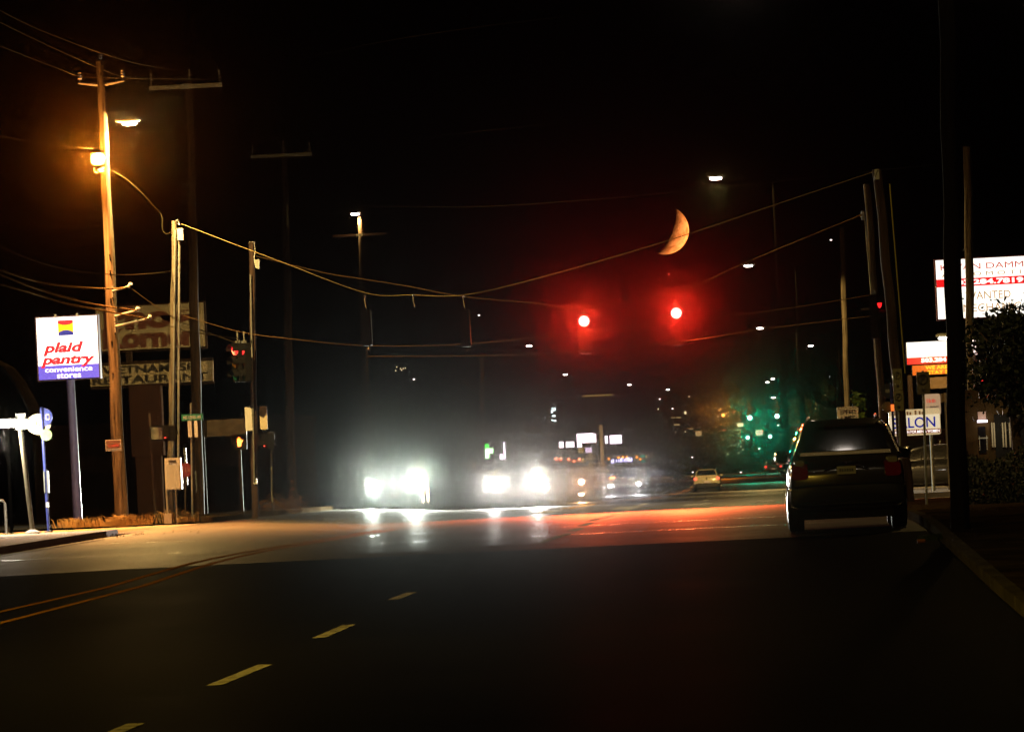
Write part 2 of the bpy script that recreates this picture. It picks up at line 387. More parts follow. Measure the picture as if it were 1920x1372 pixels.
# ------------------------------------------------------------------ wooden utility poles
def insulator(parent, x, z, y=0, h=.28):
    b = MB(); b.tube([(x, y, z), (x, y, z + h * .45)], .012, 6); b.ball((x, y, z + h * .45), .06, 8, 4, (1, 1, .6)); b.ball((x, y, z + h * .7), .05, 8, 4, (1, 1, .6)); b.tube([(x, y, z + h * .8), (x, y, z + h)], [.03, .045], 8)
    return b.build('insulator', PORC, parent, True)
def upole(label, bx, by, tx, ty, Y, r0_=.17, r1_=.11, wood=WOOD, cat='utility pole', group='wooden utility poles', snap=True, name='utility_pole'):
    p = px(bx, by, Y); t = px(tx, ty, Y); base = Vector((p.x, Y, gz(p.x, Y) + (.12 if snap else 0) - .02))
    root = thing(name, label, cat, base, group=group)
    top = t - base
    b = MB(); N = 14; pts = [top * (i / N) + Vector((.015 * math.sin(i * 1.7), 0, 0)) for i in range(N + 1)]
    pts[0] = Vector((0, 0, -.3))
    b.tube(pts, [r0_ + (r1_ - r0_) * i / N for i in range(N + 1)], 14); b.build('trunk' if False else 'shaft', wood, root, True)
    return root, base, top
S = lambda Y: Y / F
# pole 1 : tall lit pole at the corner
P1, b1, t1 = upole('tallest lit orange brown wooden pole carrying the orange floodlight beside the convenience store sign', 228, 978, 188, 115, 141, .185, .105)
z155 = px(190, 156, 141).z - b1.z; x155 = px(190, 156, 141).x - b1.x
b = MB()
for s_ in (-1, 1):
    b.tube([(x155 + s_ * .1, 0, z155 - .04), (x155 + s_ * .62, 0, z155 + .03)], [.05, .028], 8)
b.build('arm', STEEL, P1, True)
for s_ in (-1, 1): insulator(P1, x155 + s_ * .58, z155 + .03)
insulator(P1, t1.x, t1.z - .02, h=.24)
b = MB(); b.tube([(x155, -.08, 0 + .3), (x155 + .02, -.14, t1.z - 1)], .006, 5)
for (x_, y_) in ((207, 478), (208, 508), (209, 560), (211, 640), (213, 700), (216, 780), (190, 140), (222, 860), (224, 900)):   # old bolt holes
    q = px(x_, y_, 141) - b1; b.ball((q.x, -.155, q.z), .03, 8, 4, (1, .5, 1))
b.build('bolts', DARK, P1)
# bracket arms that hold the low cables
for (xa, ya, xb, yb) in ((212, 546, 242, 537), (216, 593, 256, 582), (217, 612, 279, 597)):
    p = px(xa, ya, 141) - b1; q = px(xb, yb, 140.6) - b1
    b = MB(); b.tube([p + Vector((0, -.12, 0)), q], .028, 8); b.tube([p + Vector((0, -.12, .14)), p + Vector((0, -.12, -.16))], .03, 6); b.ball(q, .05, 8, 5); b.build('bracket', GALV, P1, True)
    insulator(P1, q.x + .04, q.z, q.y, .12)
b = MB(); b.box(-.46, .43, 0, .015, 0, .34)       # notice
nb = thing('notice_board', 'small leaning rectangular notice with pink print nailed to the lit corner pole', 'notice', px(215, 845, 141) + Vector((0, -.24, 0)), 0)
b = MB(); b.box(-.21, .21, 0, .012, 0, .30); b.build('panel', WHITE, nb)
b = MB(); b.box(-.19, .19, -.004, -.001, .07, .28); b.build('picture', mat('notice print', (.22, .24, .16), .6, noise=.7, nscale=14, col2=(.3, .12, .1)), nb)
strokes('xxxxxx', nb, .02, .15, .28, .09, mat('pink ink', (.5, .08, .1), .6), -.008)

# cobra-head street lamps
def cobra(label, x, y, Y=None, side=1, h=10.5, watts=800, col=(1, .74, .42), pole=True, group='street lamps along the avenue', glow=E_LED, arm=2.2, dim=False):
    if Y is None:
        Y = 100
        while Y < 1000:
            q = px(x, y, Y)
            if q.z > gz(q.x, Y) + h: break
            Y += 1
    head = px(x, y, Y); bxx = head.x + side * (arm)
    base = Vector((bxx, Y, gz(bxx, Y)))
    root = thing('street_lamp', label, 'street lamp', base, group=group); hz = head.z - base.z
    if pole:
        b = MB(); b.tube([(0, 0, -.2), (0, 0, hz + .5)], [.1, .07], 10); b.build('pole', POLED, root, True)
    b = MB(); b.tube([(-side * .05, 0, hz - .25), (-side * arm * .5, 0, hz + .02), (-side * (arm - .55), 0, hz + .08)], .028, 8); b.build('arm', POLED, root, True)
    hx = -side * arm
    b = MB()
    m4 = [(-.36, .03), (-.2, .075), (.1, .085), (.34, .05)]
    b.loft([(-.17, .0, .06, .2), (-.08, -.01, .12, .33), (.08, -.01, .12, .33), (.17, 0, .06, .2)], 14, 3)
    hd = b.build('housing', STEEL, root, True, (hx + side * .05, 0, hz + .03))
    b = MB(); b.loft([(-.13, -.07, .0, .13), (0, -.085, .0, .2), (.13, -.07, .0, .13)], 12, 2.5); b.build('lens', glow, root, True, (hx, 0, hz + .02))
    lamp('lamp_light', 'SPOT', (hx, 0, hz - .22), watts, col, root, .12, (0, 0, -1), 177, .12)
    if Y == 141: lamp('lamp_spill', 'POINT', (hx, 0, hz - .2), watts, col, root, .12)
    return root, Y
A = (1, .64, .2)
lampw = 3200
cobra('bright street lamp on a thin arm just above the blazing orange floodlight', 243, 231, 141, -1, arm=.9, pole=False, watts=lampw * 5.5, col=A)
cobra('highest right hand street lamp hanging out over the road above the moon', 1342, 334, None, 1, arm=1.9, watts=lampw * 2.8, col=A, dim=True)
cobra('street lamp right of and below the moon', 1403, 498, None, 1, watts=lampw * 3, col=A, dim=True)
cobra('left hand street lamp hanging above a pale crossarm', 666, 401, 234.8, 1, arm=.35, pole=False, watts=lampw * .8, col=A)
cobra('street lamp with a lit wire running into it, right of the red signals', 1425, 615, 318, 1, watts=lampw * 7, col=A, dim=True)
for x_, y_, sd, lb in ((1520, 648, 1, 'small street lamp alone left of the brown wooden pole'), (992, 648, -1, 'small street lamp left of the left red signal and below it'), (1060, 702, -1, 'small street lamp above the lit tower windows'),
                       (1180, 721, -1, 'small street lamp high above the bus'), (1252, 730, -1, 'tiny upper street lamp above the crossarm pole right of the bus'), (1449, 710, 1, 'upper of the two tiny lamps above the green signals'), (1439, 716, 1, 'lower left of the two tiny lamps above the green signals')):
    cobra(lb, x_, y_, None, sd, watts=lampw * (3.0 if x_ not in (1449, 1439) else .5), col=A, dim=True)
far_l, _ = cobra('round bright lamp just above the upper right green signal', 1450, 745, 560, 1, watts=1500, col=(1, .8, .6), dim=True)
# added street lamps, unseen, that light the foreground
cobra('unseen street lamp added on the near left pavement, outside the frame', -1000, -560, 53, -1, arm=2.4, watts=4800, col=(1, .64, .07))
cobra('unseen street lamp added over the right verge, just above the top edge of the frame', 1850, -70, 104, 1, arm=2.6, watts=lampw * .55, col=A)
cobra('unseen street lamp added over the near right lane behind the parked car', 1592, -406, 72, 1, arm=3.4, watts=230, col=(1, .78, .5))

# orange floodlight on pole 1, facing the camera
fl = thing('floodlight', 'blazing orange sodium floodlight fixed to the front of the tall wooden pole', 'floodlight', px(184, 298, 140.72))
b = MB(); b.loft([(.0, -.17, .17, .2), (.12, -.12, .12, .14), (.22, -.05, .05, .07)], 14, 3); b.build('housing', STEEL, fl, True)
b = MB(); b.ball((0, -.03, 0), .17, 18, 10, (1.1, .4, .9)); b.build('lens', E_ORANGE, fl, True)
b = MB(); b.tube([(-.02, -.02, -.3), (.06, .1, -.3), (.14, .2, -.2)], .022, 8); b.tube([(-.12, -.04, -.24), (-.1, -.04, -.36), (-.02, -.04, -.38)], .018, 6); b.tube([(.02, -.04, -.36), (.16, .02, -.34)], .018, 6); b.build('bracket', GALV, fl, True)
lamp('flood_beam', 'POINT', (-.1, -.35, -.05), 5200, (1, .30, .04), fl, .12)
lamp('flood_spill', 'SPOT', (-.1, -.36, -.1), 5200, (1, .36, .08), fl, .12, (-.15, -.5, -1), 104)
lamp('flood_core', 'SPOT', (0, -.3, 0), 5200, (1, .2, .008), fl, .12, (17.3, -140, -4.5), 8)

# pole 2 dark with pale crossarm
P2, b2, t2 = upole('dark pole with the pale level crossarm and three insulators', 373, 968, 354, 148, 172, .19, .12, WOODD)
za = px(349, 163.5, 172).z - b2.z; xa = px(349, 163.5, 172).x - b2.x
b = MB(); b.box(xa - 1.2, xa + 1.2, -.22, -.12, za - .06, za + .07); b.build('crossarm', WOODX, P2)
b = MB(); b.box(xa - .15, xa + .15, -.245, -.222, za - .09, za + .09); b.build('plate', WHITE, P2)
for q in (-1.12, 1.12): insulator(P2, xa + q, za + .07, -.17, .42)
insulator(P2, t2.x + .02, t2.z, 0, .3)
for zz in (345, 365, 380, 350): 
    q = px(356, zz, 172) - b2; b = MB(); b.tube([(q.x - .25, -.14, q.z), (q.x + .2, -.14, q.z)], .02, 6); b.build('step', GALV, P2)
b = MB(); b.box(-.08 - .3, -.30, -.2, -.12, 1.0, 2.2); b.build('conduit', GALV, P2)
q = px(375, 882, 172) - b2
b = MB(); b.tube([(q.x - .12, -.24, q.z - .7), (q.x - .12, -.24, q.z)], .02, 6); b.tube([(q.x + .1, -.24, q.z - .7), (q.x + .1, -.24, q.z - .1)], .015, 6); b.build('ground_strap', GALV, P2)

# pole 3 and 4
P3, b3, t3 = upole('very dark pole with a dim crossarm and three orange reflectors near its foot', 547, 962, 532, 268, 206, .19, .12, WOODD)
za = px(528, 292, 206).z - b3.z; xa = px(528, 292, 206).x - b3.x
b = MB(); b.box(xa - 1.2, xa + 1.2, -.24, -.14, za - .06, za + .06); b.build('crossarm', WOODX, P3)
for q in (-1.12, 1.12): insulator(P3, xa + q, za + .06, -.17, .4)
insulator(P3, xa + .1, za + .06, -.17, .5)
EO = mat('orange reflector', (.7, .22, .05), .3, emit=(1, .3, .08), es=.0)
for yy in (902, 917, 932):
    q = px(548, yy, 206) - b3; b = MB(); b.box(q.x - .06, q.x + .08, -.24, -.2, q.z - .03, q.z + .03); b.build('reflector', EO, P3)
for yy in (765, 690, 612, 540):
    q = px(532 + (yy - 500) * .02, yy, 206) - b3; b = MB(); b.ball((q.x, -.2, q.z), .05, 8, 5); b.build('bolt', GALV, P3)
b = MB(); q = px(540, 405, 206) - b3; b.tube([(q.x, -.25, q.z - .45), (q.x, -.25, q.z + .45)], .05, 8); b.build('fuse_holder', PORC, P3, True)
P4, b4, t4 = upole('dark pole with a faint red crossarm under the left hand street lamp', 690, 950, 676, 392, 235, .19, .12, WOODD)
za = px(675, 441, 235).z - b4.z; xa = px(675, 441, 235).x - b4.x
b = MB(); b.box(xa - 1.2, xa + 1.2, -.24, -.14, za - .05, za + .06); b.build('crossarm', mat('dull crossarm', (.05, .02, .015), .9), P4)
b = MB(); b.box(xa - .16, xa + .16, -.265, -.242, za - .05, za + .06); b.build('plate', WHITE, P4)
# far poles on both sides
for i, (x_, yt, yb, Y) in enumerate(((903, 668, 930, 262), (972, 715, 925, 300), (1028, 710, 915, 345), (1103, 650, 905, 420), (1120, 730, 905, 385), (1180, 722, 905, 480), (1237, 745, 898, 560))):
    lb = ['first and tallest faint pole, above the green cross sign', 'faint pole where two cable swags meet above the second pair of headlights', 'faint pole beside the lit tower windows', 'faint red lit pole directly under the left red signal', 'thin pole behind the script letter sign', 'faint pole behind the bus with two yellow plates', 'far pole with short crossarms right of the bus'][i]
    rt, bb, tt = upole(lb, x_, yb, x_, yt, Y, .17, .11, WOODD)
    if i >= 4:
        b = MB(); b.box(tt.x - 1.1, tt.x + 1.1, -.22, -.12, tt.z - .5, tt.z - .38); b.build('crossarm', WOODX, rt)
    if i == 5:
        for sx in (-.35, .45):
            q = px(1183 + sx * 14, 840, Y) - bb; b = MB(); b.box(q.x - .12 + sx, q.x + .12 + sx, -.3, -.25, q.z - .3, q.z + .3); b.build('plate', mat('yellow plate', (.5, .38, .1), .5), rt)

# ------------------------------------------------------------------ strain poles of the signal span
def conduit(parent, p, q, r=.03, m=GALV):
    b = MB(); b.tube([p, (Vector(p) + Vector(q)) / 2, q], r, 8); return b.build('conduit', m, parent, True)
SA, ba, ta = upole('slender lit wooden pole with two pale pipes at the left end of the signal wires', 319, 972, 328, 414, 143, .1, .075, WOOD)
q0 = px(329, 430, 142.9) - ba; q1 = px(324, 858, 142.9) - ba; conduit(SA, q0 + Vector((0, -.06, 0)), q1 + Vector((0, -.06, 0)), .024)
q0 = px(336, 447, 142.9) - ba; q1 = px(334, 862, 142.9) - ba; conduit(SA, q0 + Vector((.01, -.04, 0)), q1 + Vector((.01, -.04, 0)), .034)
b = MB(); q = px(339, 440, 142.8) - ba; b.box(q.x - .09, q.x + .07, q.y - .06, q.y + .08, q.z - .15, q.z + .17); b.build('junction_box', CABM, SA)
b = MB(); b.tube([ta + Vector((-.05, 0, -.05)), ta + Vector((.08, -.02, .02)), ta + Vector((.12, -.04, -.12))], .02, 6); b.build('pole_cap', GALV, SA, True)
b = MB(); pts = [px(x_, y_, 142.9) - ba for x_, y_ in ((302, 400), (305, 412), (304, 425), (306, 434), (312, 439), (318, 437), (323, 432))]; b.tube(pts, .013, 6); b.build('cable_loop', DARK, SA, True)
SB, bb_, tb = upole('second strain pole, dark with one thin bright pipe, between the pale sign backs', 478, 968, 472, 455, 150, .1, .075, WOODD)
q0 = px(470, 515, 149.9) - bb_; q1 = px(477, 900, 149.9) - bb_; conduit(SB, q0 + Vector((0, -.08, 0)), q1 + Vector((0, -.08, 0)), .026)
b = MB(); q = px(482, 496, 149.9) - bb_; b.poly([(q.x - .08, q.z + .14), (q.x + .08, q.z + .14), (q.x + .06, q.z - .13), (q.x - .04, q.z - .1)], q.y - .1, .1); b.build('junction_box', CABM, SB)
b = MB(); b.tube([tb + Vector((-.06, 0, -.3)), tb + Vector((-.06, 0, .02)), tb + Vector((.08, 0, .02)), tb + Vector((.09, -.06, -.25)), tb + Vector((.05, -.1, -.5))], .02, 6); b.build('wire_loop', GALV, SB, True)
b = MB(); q = px(478, 902, 149.8) - bb_; b.box(q.x - .05, q.x + .06, -.14, -.1, q.z - .08, q.z + .08); b.build('push_button', WHITE, SB)
SC, bc, tc_ = upole('dark right hand strain pole where the signal wires end', 1702, 900, 1645, 318, 118, .125, .1, WOODD, snap=True)
b = MB(); q = px(1644, 327, 117.9) - bc; b.box(q.x - .05, q.x + .05, -.2, -.1, q.z - .12, q.z + .11); b.build('junction_box', CABM, SC)
q0 = px(1668, 345, 117.8) - bc; q1 = px(1697, 700, 117.8) - bc; conduit(SC, q0, q1, .014, mat('guy wire in lit yellow', (.55, .5, .06), .5))  # yellow light is put into this guy wire's colour
SD, bd, td = upole('wooden pole with a pale pipe up its left side, holding the black side-on signal', 1661, 850, 1626, 345, 132, .095, .085, WOOD)
q0 = px(1624, 415, 131.8) - bd; q1 = px(1651, 745, 131.8) - bd; conduit(SD, q0 + Vector((-.02, -.08, 0)), q1 + Vector((-.02, -.08, 0)), .02)
b = MB(); q = px(1618, 404, 131.8) - bd; b.box(q.x - .04, q.x + .04, -.2, -.1, q.z - .11, q.z + .11); b.build('junction_box', CABM, SD)
PX_, bx_, tx_ = upole('plain brown wooden pole rising behind the speed limit sign', 1592, 900, 1579, 425, 250, .15, .125, WOOD)
PY_, by_, ty_ = upole('dim yellowish pole top standing above the automotive sign', 1822, 880, 1814, 275, 165, .13, .13, WOOD)
PZ_, bz_, tz_ = upole('broad black near pole that crosses the automotive sign and runs out of the picture top', 1800, 1010, 1773, -60, 80, .145, .12, mat('wood black as silhouette', (.008, .006, .005), .9, noise=.5, nscale=3, stretch=(6, 6, .4), bump=.5, spec=.1))  # wood colour blackened to read as an unlit silhouette
b = MB(); q = px(1783, 500, 79.8) - bz_; 
for yy in (470, 560, 640, 720): 
    q = px(1806, yy, 79.9) - bz_; b.ball(q, .014, 6, 4)
b.build('bolts', GALV, PZ_)

# ------------------------------------------------------------------ overhead wires
def wire(label, pts, r=.012, m=WIRE, name='overhead_wire', twist=0, group='overhead wires'):
    P = [px(*p) for p in pts]; out = []
    n = len(P)
    for i in range(n - 1):
        a, b_, c, d = P[max(i - 1, 0)], P[i], P[i + 1], P[min(i + 2, n - 1)]
        for k in range(8):
            t = k / 8; out.append(.5 * ((2 * b_) + (c - a) * t + (2 * a - 5 * b_ + 4 * c - d) * t * t + (3 * b_ - a - 3 * c + d) * t ** 3))
    out.append(P[-1]); mb = MB()
    if twist:
        L = []; step = .045
        for a, c in zip(out, out[1:]):
            k_ = max(1, int((c - a).length / step))
            for j in range(k_): L.append(a.lerp(c, j / k_))
        for ph in (0, math.pi):
            mb.tube([p + Vector((0, math.cos(i * .55 + ph), math.sin(i * .55 + ph))) * r for i, p in enumerate(L)], r * .95, 5)
    else: mb.tube(out, r, 6)
    o = mb.build(name, m, None, True); tag(o, label, 'wire', group); return o
wire('long signal span wire from the left strain pole, dipping low and crossing the moon', [(340, 420, 143), (530, 492, 141), (685, 549, 140), (775, 553, 139), (870, 553, 137), (1000, 524, 135), (1240, 455, 128), (1480, 375, 122), (1645, 320, 118)], .0095, SPAN)
wire('lower tether wire running under both red signals to the right strain pole', [(345, 592, 143), (450, 622, 143), (560, 637, 142), (690, 648, 142), (870, 645, 141), (1100, 623, 139), (1270, 603, 137), (1450, 582, 135), (1640, 552, 132)], .011)
wire('wire that carries the two red signals', [(480, 480, 150), (606, 511, 150), (673, 522, 150), (761, 536, 150), (870, 556, 149), (1000, 568, 149), (1095, 577, 148), (1268, 548, 148), (1403, 490, 143), (1617, 402, 132)], .011)
wire('faint tether wire below the red signals ending at the right hand lamp', [(690, 668, 151), (1000, 664, 149), (1268, 641, 148), (1430, 617, 143), (1652, 590, 132)], .009)
wire('topmost faint dashed wire from the dark crossarm pole to the right strain pole', [(362, 388, 172), (560, 384, 165), (870, 388, 150), (1100, 375, 138), (1345, 353, 130), (1540, 331, 122), (1645, 320, 118), (1780, 306, 80)], .009, DIM)
wire('uppermost left wire sagging from the picture edge to the crossarm pole top', [(0, 20, 120), (60, 50, 126), (135, 80, 133), (190, 100, 141), (260, 120, 155), (354, 136, 172)], .010)
wire('second left wire passing behind the tall pole to the pale crossarm', [(0, 42, 120), (78, 80, 130), (185, 128, 142), (235, 145, 150), (290, 150, 170)], .010)
wire('third left wire ending on the short steel arm of the tall pole', [(0, 86, 118), (60, 110, 126), (110, 129, 134), (150, 143, 141), (232, 147, 141), (417, 149, 172)], .010)
wire('orange lit wire that runs from the picture edge into the floodlight', [(0, 255, 120), (60, 266, 129), (110, 274, 135), (172, 279, 140.6)], .012)
wire('single sagging cable crossing in front of the tall pole to the slender lit pole', [(0, 462, 112), (60, 487, 118), (130, 506, 127), (212, 515, 135), (270, 514, 140), (319, 509, 142.8)], .012, DARK)
wire('beaded twisted cable ending on the highest bracket', [(0, 506, 116), (50, 522, 122), (100, 534, 129), (165, 540, 135), (215, 541, 139), (242, 538, 140.6)], .014, WIRE, twist=1)
wire('twisted cable ending on the middle bracket', [(0, 514, 116), (60, 538, 122), (130, 560, 131), (190, 573, 137), (257, 582, 140.6)], .013, WIRE, twist=1)
wire('twisted cable ending on the lowest and longest bracket', [(0, 533, 116), (60, 549, 122), (120, 568, 129), (180, 580, 135), (279, 598, 140.6)], .013, WIRE, twist=1)
wire('dark cable falling from the highest bracket across the restaurant sign', [(242, 538, 140.6), (280, 566, 141), (330, 598, 142), (380, 620, 150), (478, 655, 150)], .014, DARK)
wire('dark cable from the lowest bracket toward the second strain pole', [(279, 598, 140.6), (320, 612, 142), (360, 622, 146), (478, 640, 150)], .012, DARK)
wire('thin wire falling from the floodlight to the top of the slender pole', [(190, 312, 141), (225, 328, 141.5), (262, 358, 142), (300, 400, 142.8)], .008)
wire('high wire glinting near the top edge of the picture', [(417, 148, 172), (700, 82, 150), (1000, 38, 128), (1150, 27, 120), (1255, 21, 114), (1390, 10, 107), (1775, -32, 80)], .006, DIM)
wire('glinting wire halfway between the top edge and the highest right lamp', [(584, 288, 206), (800, 258, 160), (1000, 236, 128), (1150, 225, 120), (1300, 217, 113), (1390, 209, 107), (1776, 170, 80)], .006, DIM)
wire('swag of cable between the first and second faint far poles', [(860, 712, 235), (903, 735, 262), (935, 752, 280), (975, 757, 300)], .02)
wire('swag of cable from the second far pole to the lit tower', [(975, 757, 300), (1000, 770, 322), (1025, 772, 345), (1045, 760, 350)], .02)
wire('swag of cable above the script letter sign', [(1045, 760, 350), (1065, 772, 365), (1073, 775, 370), (1090, 795, 376), (1115, 797, 382), (1130, 788, 392), (1150, 792, 405)], .022)
wire('wavy cable above the bus', [(1130, 788, 392), (1160, 784, 410), (1180, 795, 450), (1200, 786, 480), (1237, 780, 560)], .024)
wire('thin wire across the far street below the small lamps', [(903, 700, 262), (960, 735, 280), (975, 742, 300), (1025, 745, 345)], .016)

# ------------------------------------------------------------------ traffic signals
def hood(b, x, z, y, r):
    i = len(b.v); n = 12
    for j in range(n + 1):
        a = R(-10 + 200 * j / n)
        for yy, rr in ((y, r), (y - .2, r * .98)):
            b.v.append(Vector((x + rr * math.cos(a), yy, z + rr * math.sin(a))))
    for j in range(n): b.f.append((i + 2 * j, i + 2 * j + 1, i + 2 * j + 3, i + 2 * j + 2))
def signal(label, x, y, Y, lit='red', rz=0, hang=.5, scale=1, group=None, watts=0, name='traffic_signal', lens_mats=None):
    c = px(x, y, Y); off = {'red': .36, 'amber': 0, 'green': -.36}[lit]
    root = thing(name, label, 'traffic signal', c - Vector((0, 0, off * scale)), rz, group); root.scale = (scale,) * 3
    b = MB(); b.rrect(-.17, .17, -.55, .55, 0, .2, .04); b.build('housing', BLACKM, root)
    b = MB(); b.tube([(0, .1, .55), (0, .1, .55 + hang)], .02, 8); b.box(-.05, .05, .05, .15, .55, .62); b.build('hanger', GALV, root, True)
    off_m = {'red': mat('unlit red lens', (.08, .01, .01), .2), 'amber': mat('unlit amber lens', (.1, .05, .01), .2), 'green': mat('unlit green lens', (.01, .06, .04), .2)}
    on = {'red': E_RED, 'amber': E_AMBER, 'green': E_GREEN}
    for k, z in (('red', .36), ('amber', 0), ('green', -.36)):
        b = MB(); b.disc((0, -.02, z), .15, .015, 28)
        ln = b.build('lens', (lens_mats or on)[k] if k == lit else off_m[k], root)
        b = MB(); hood(b, 0, z, 0, .165); b.build('visor', BLACKM, ln, True)
    if watts:
        cols = {'red': (1, .012, .008), 'amber': (1, .25, .01), 'green': (.0, 1, .5)}
        lamp('signal_glow', 'SPOT', (0, -.06, off), watts * (3.2 if lit == 'red' else 1), cols[lit] if lit != 'red' else (1, .11, .03), root, .1, (0, -1, -.75), 80)
        lamp('signal_core', 'SPOT', (0, -.07, off), watts, cols[lit], root, .1, ((CAM.x - c.x), -Y, CAM.z + 2.0 - c.z), 4.8)
    return root
signal('left of the two large red signals hanging over the road', 1095, 602, 148, 'red', 0, hang=.1, group='signals showing over the road', watts=9000)
signal('right of the two large red signals, below the moon', 1268, 587, 148, 'red', 0, hang=.2, group='signals showing over the road', watts=9000)
for x_, y_, Y_, lb in ((1406, 783, 424, 'upper left of the four green signals'), (1457, 780, 424, 'upper right of the four green signals'), (1402, 820, 560, 'lower left of the four green signals'), (1444, 818, 560, 'lower right of the four green signals')):
    signal(lb, x_, y_, Y_, 'green', group='green signals far down the avenue', watts=1900, scale=1.15)
signal('single amber signal left of the green ones', 1356, 778, 500, 'amber', watts=4500, group='far signals')
signal('tiny red signal dot right of the amber one', 1376, 772, 560, 'red', scale=.6, group='far signals', lens_mats={'red': E_TAIL})
s = signal('side-on black signal fixed on the pole left of the red lit store sign', 1648, 566, 131.6, 'red', R(70), hang=.1, group='side-on signals', lens_mats={'red': E_REDDIM})
b = MB(); b.tube([(0, .2, .2), (.1, .5, .2)], .03, 8); b.build('bracket', BLACKM, s)
# left: two heads seen at a slant with red visible under the hoods
for x_, lb in ((441, 'left of the two slanted red lenses at the left kerb'), (453, 'right of the two slanted red lenses at the left kerb')):
    s = signal(lb, x_, 656, 149, 'red', R(-48), hang=.35, group='side-on signals', lens_mats={'red': E_REDDIM})
for x_, y_, lb in ((684, 560, 'empty signal hanger at the left sag of the span wire'), (775, 558, 'short lit hanger in the middle of the span wire'), (869, 560, 'hanger at the right sag of the span wire')):
    p = px(x_, y_, 139.9 if x_ < 700 else 138.6 if x_ < 800 else 137); rt = thing('signal_hanger', lb, 'hanger', p, group='hangers on the span wire')
    b = MB(); b.tube([(0, 0, .1), (0, 0, -.05), (.03, 0, -.25)], .014, 6); b.box(-.03, .03, -.02, .02, .05, .1); b.build('rod', STEEL, rt)
    if x_ != 775:
        b = MB(); b.rrect(-.14, .14, -1.25, -.28, 0, .16, .04); b.build('housing', BLACKM, rt)
        b = MB(); b.ball((.05, -.02, -1.33), .035, 8, 5); b.build('end_cap', PORC, rt)
for x_, y_ in ((1254, 514), ):
    rt = thing('indicator_lamp', 'tiny red dot above the right red signal', 'indicator lamp', px(x_, y_, 148)); b = MB(); b.ball((0, 0, 0), .028, 8, 6); b.build('bulb', E_TAIL, rt); b = MB(); b.tube([(0, 0, 0), (0, 0, -.5)], .01, 6); b.build('rod', BLACKM, rt)

# pedestrian signals
def hand(parent, x, z, y, h, m):
    b = MB(); w_ = h * .3
    b.poly([(x - w_ * .7, z - h * .5), (x + w_ * .5, z - h * .5), (x + w_ * .8, z - h * .1), (x + w_ * .7, z + .08 * h), (x - w_ * .8, z + .08 * h)], y, .01)
    for k, (dx, t) in enumerate(((-.62, .36), (-.22, .5), (.18, .46), (.55, .3))):
        b.rrect(x + w_ * (dx - .16), x + w_ * (dx + .16), z, z + h * t, y, .01, w_ * .12, 3)
    b.poly([(x + w_ * .75, z - .12 * h), (x + w_ * 1.35, z + .16 * h), (x + w_ * 1.15, z + .2 * h), (x + w_ * .6, z + .02 * h)], y, .01)
    return b.build('hand_symbol', m, parent)
def ped(label, x, y, Y, rz, m, lit=True):
    root = thing('pedestrian_signal', label, 'pedestrian signal', px(x, y, Y), rz, 'pedestrian signals')
    b = MB(); b.rrect(-.2, .2, -.22, .22, 0, .2, .03); b.build('housing', BLACKM, root)
    b = MB(); b.box(-.22, .22, -.16, 0, .2, .225); b.box(-.22, -.2, -.16, 0, -.1, .2); b.box(.2, .22, -.16, 0, -.1, .2); b.build('visor', BLACKM, root)
    if lit: hand(root, 0, 0, -.03, .27, m)
    b = MB(); b.box(-.03, .03, .2, .34, -.05, .05); b.build('bracket', BLACKM, root)
    return root
pd = ped('glowing orange hand signal under the patterned board', 449, 828, 149.7, 0, E_HAND)
lamp('hand_glow', 'SPOT', (0, -.12, 0), 900, (1, .1, .0), pd, .08, (0, -1, -.05), 120)
ped('pedestrian signal turned aside showing a sliver of red hand', 497, 828, 149.9, R(-68), E_REDDIM)
pa = ped('dark pedestrian signal with a faint red hand left of the street name sign', 311, 812, 142.4, R(-62), E_REDDIM)
pb = thing('pedestrian_signal', 'unlit green glassed pedestrian signal left of the slender lit pole', 'pedestrian signal', px(294, 812, 142.5), R(8), 'pedestrian signals')
b = MB(); b.rrect(-.19, .19, -.2, .2, 0, .16, .03); b.build('housing', BLACKM, pb)
b = MB(); b.box(-.15, .15, -.012, -.002, -.165, .165); b.build('screen', mat('unlit screen', (.16, .17, .12), .3, noise=.5, nscale=6), pb)
p = px(292, 980, 142.7); rt = thing('signal_post', 'dark thin post under the unlit pedestrian signal', 'post', (p.x, 142.75, gz(p.x, 142.7)))
b = MB(); b.tube([(0, 0, 0), (-.03, 0, px(290, 770, 142.7).z)], .035, 8); b.build('post', WOODD, rt, True); b = MB(); b.tube([(0, 0, 0), (0, 0, .05)], .1, 10); b.build('base', BLACKM, rt)

# ------------------------------------------------------------------ convenience store sign
s_ = S(143.5); base = px(146, 978, 143.5); base.z = gz(base.x, 143.5) + .1
sg = thing('store_sign', 'bright white square store sign with red lettering and a blue band on a blue post', 'sign', base)
top = px(127, 652, 143.5) - base
cxz = Vector((top.x, 0, top.z)); W_, H_ = 119 * s_, 121 * s_
b = MB(); b.tube([(0, 0, 0), (cxz.x * .0 - .02, 0, cxz.z - H_ / 2)], [.13, .11], 16); b.build('post', BLUEP, sg, True)
b = MB(); b.tube([(0, 0, 0), (0, 0, .03)], .22, 14); b.build('base_plate', GALV, sg)
cx_, cz_ = cxz.x, cxz.z
b = MB(); b.box(cx_ - W_ / 2, cx_ + W_ / 2, 0, .38, cz_ - H_ / 2, cz_ + H_ / 2); b.build('cabinet', mat('sign cabinet', (.06, .05, .1), .4), sg)
fw, fh = W_ / 2 - .035, H_ / 2 - .035
fm = mat('backlit sign white', (.8, .8, .8), .4, emit=(1, .97, .92), es=2.6); fm.cycles.emission_sampling = 'AUTO'
b = MB(); b.box(cx_ - fw, cx_ + fw, -.012, -.001, cz_ - fh * .55, cz_ + fh); b.build('face', fm, sg)
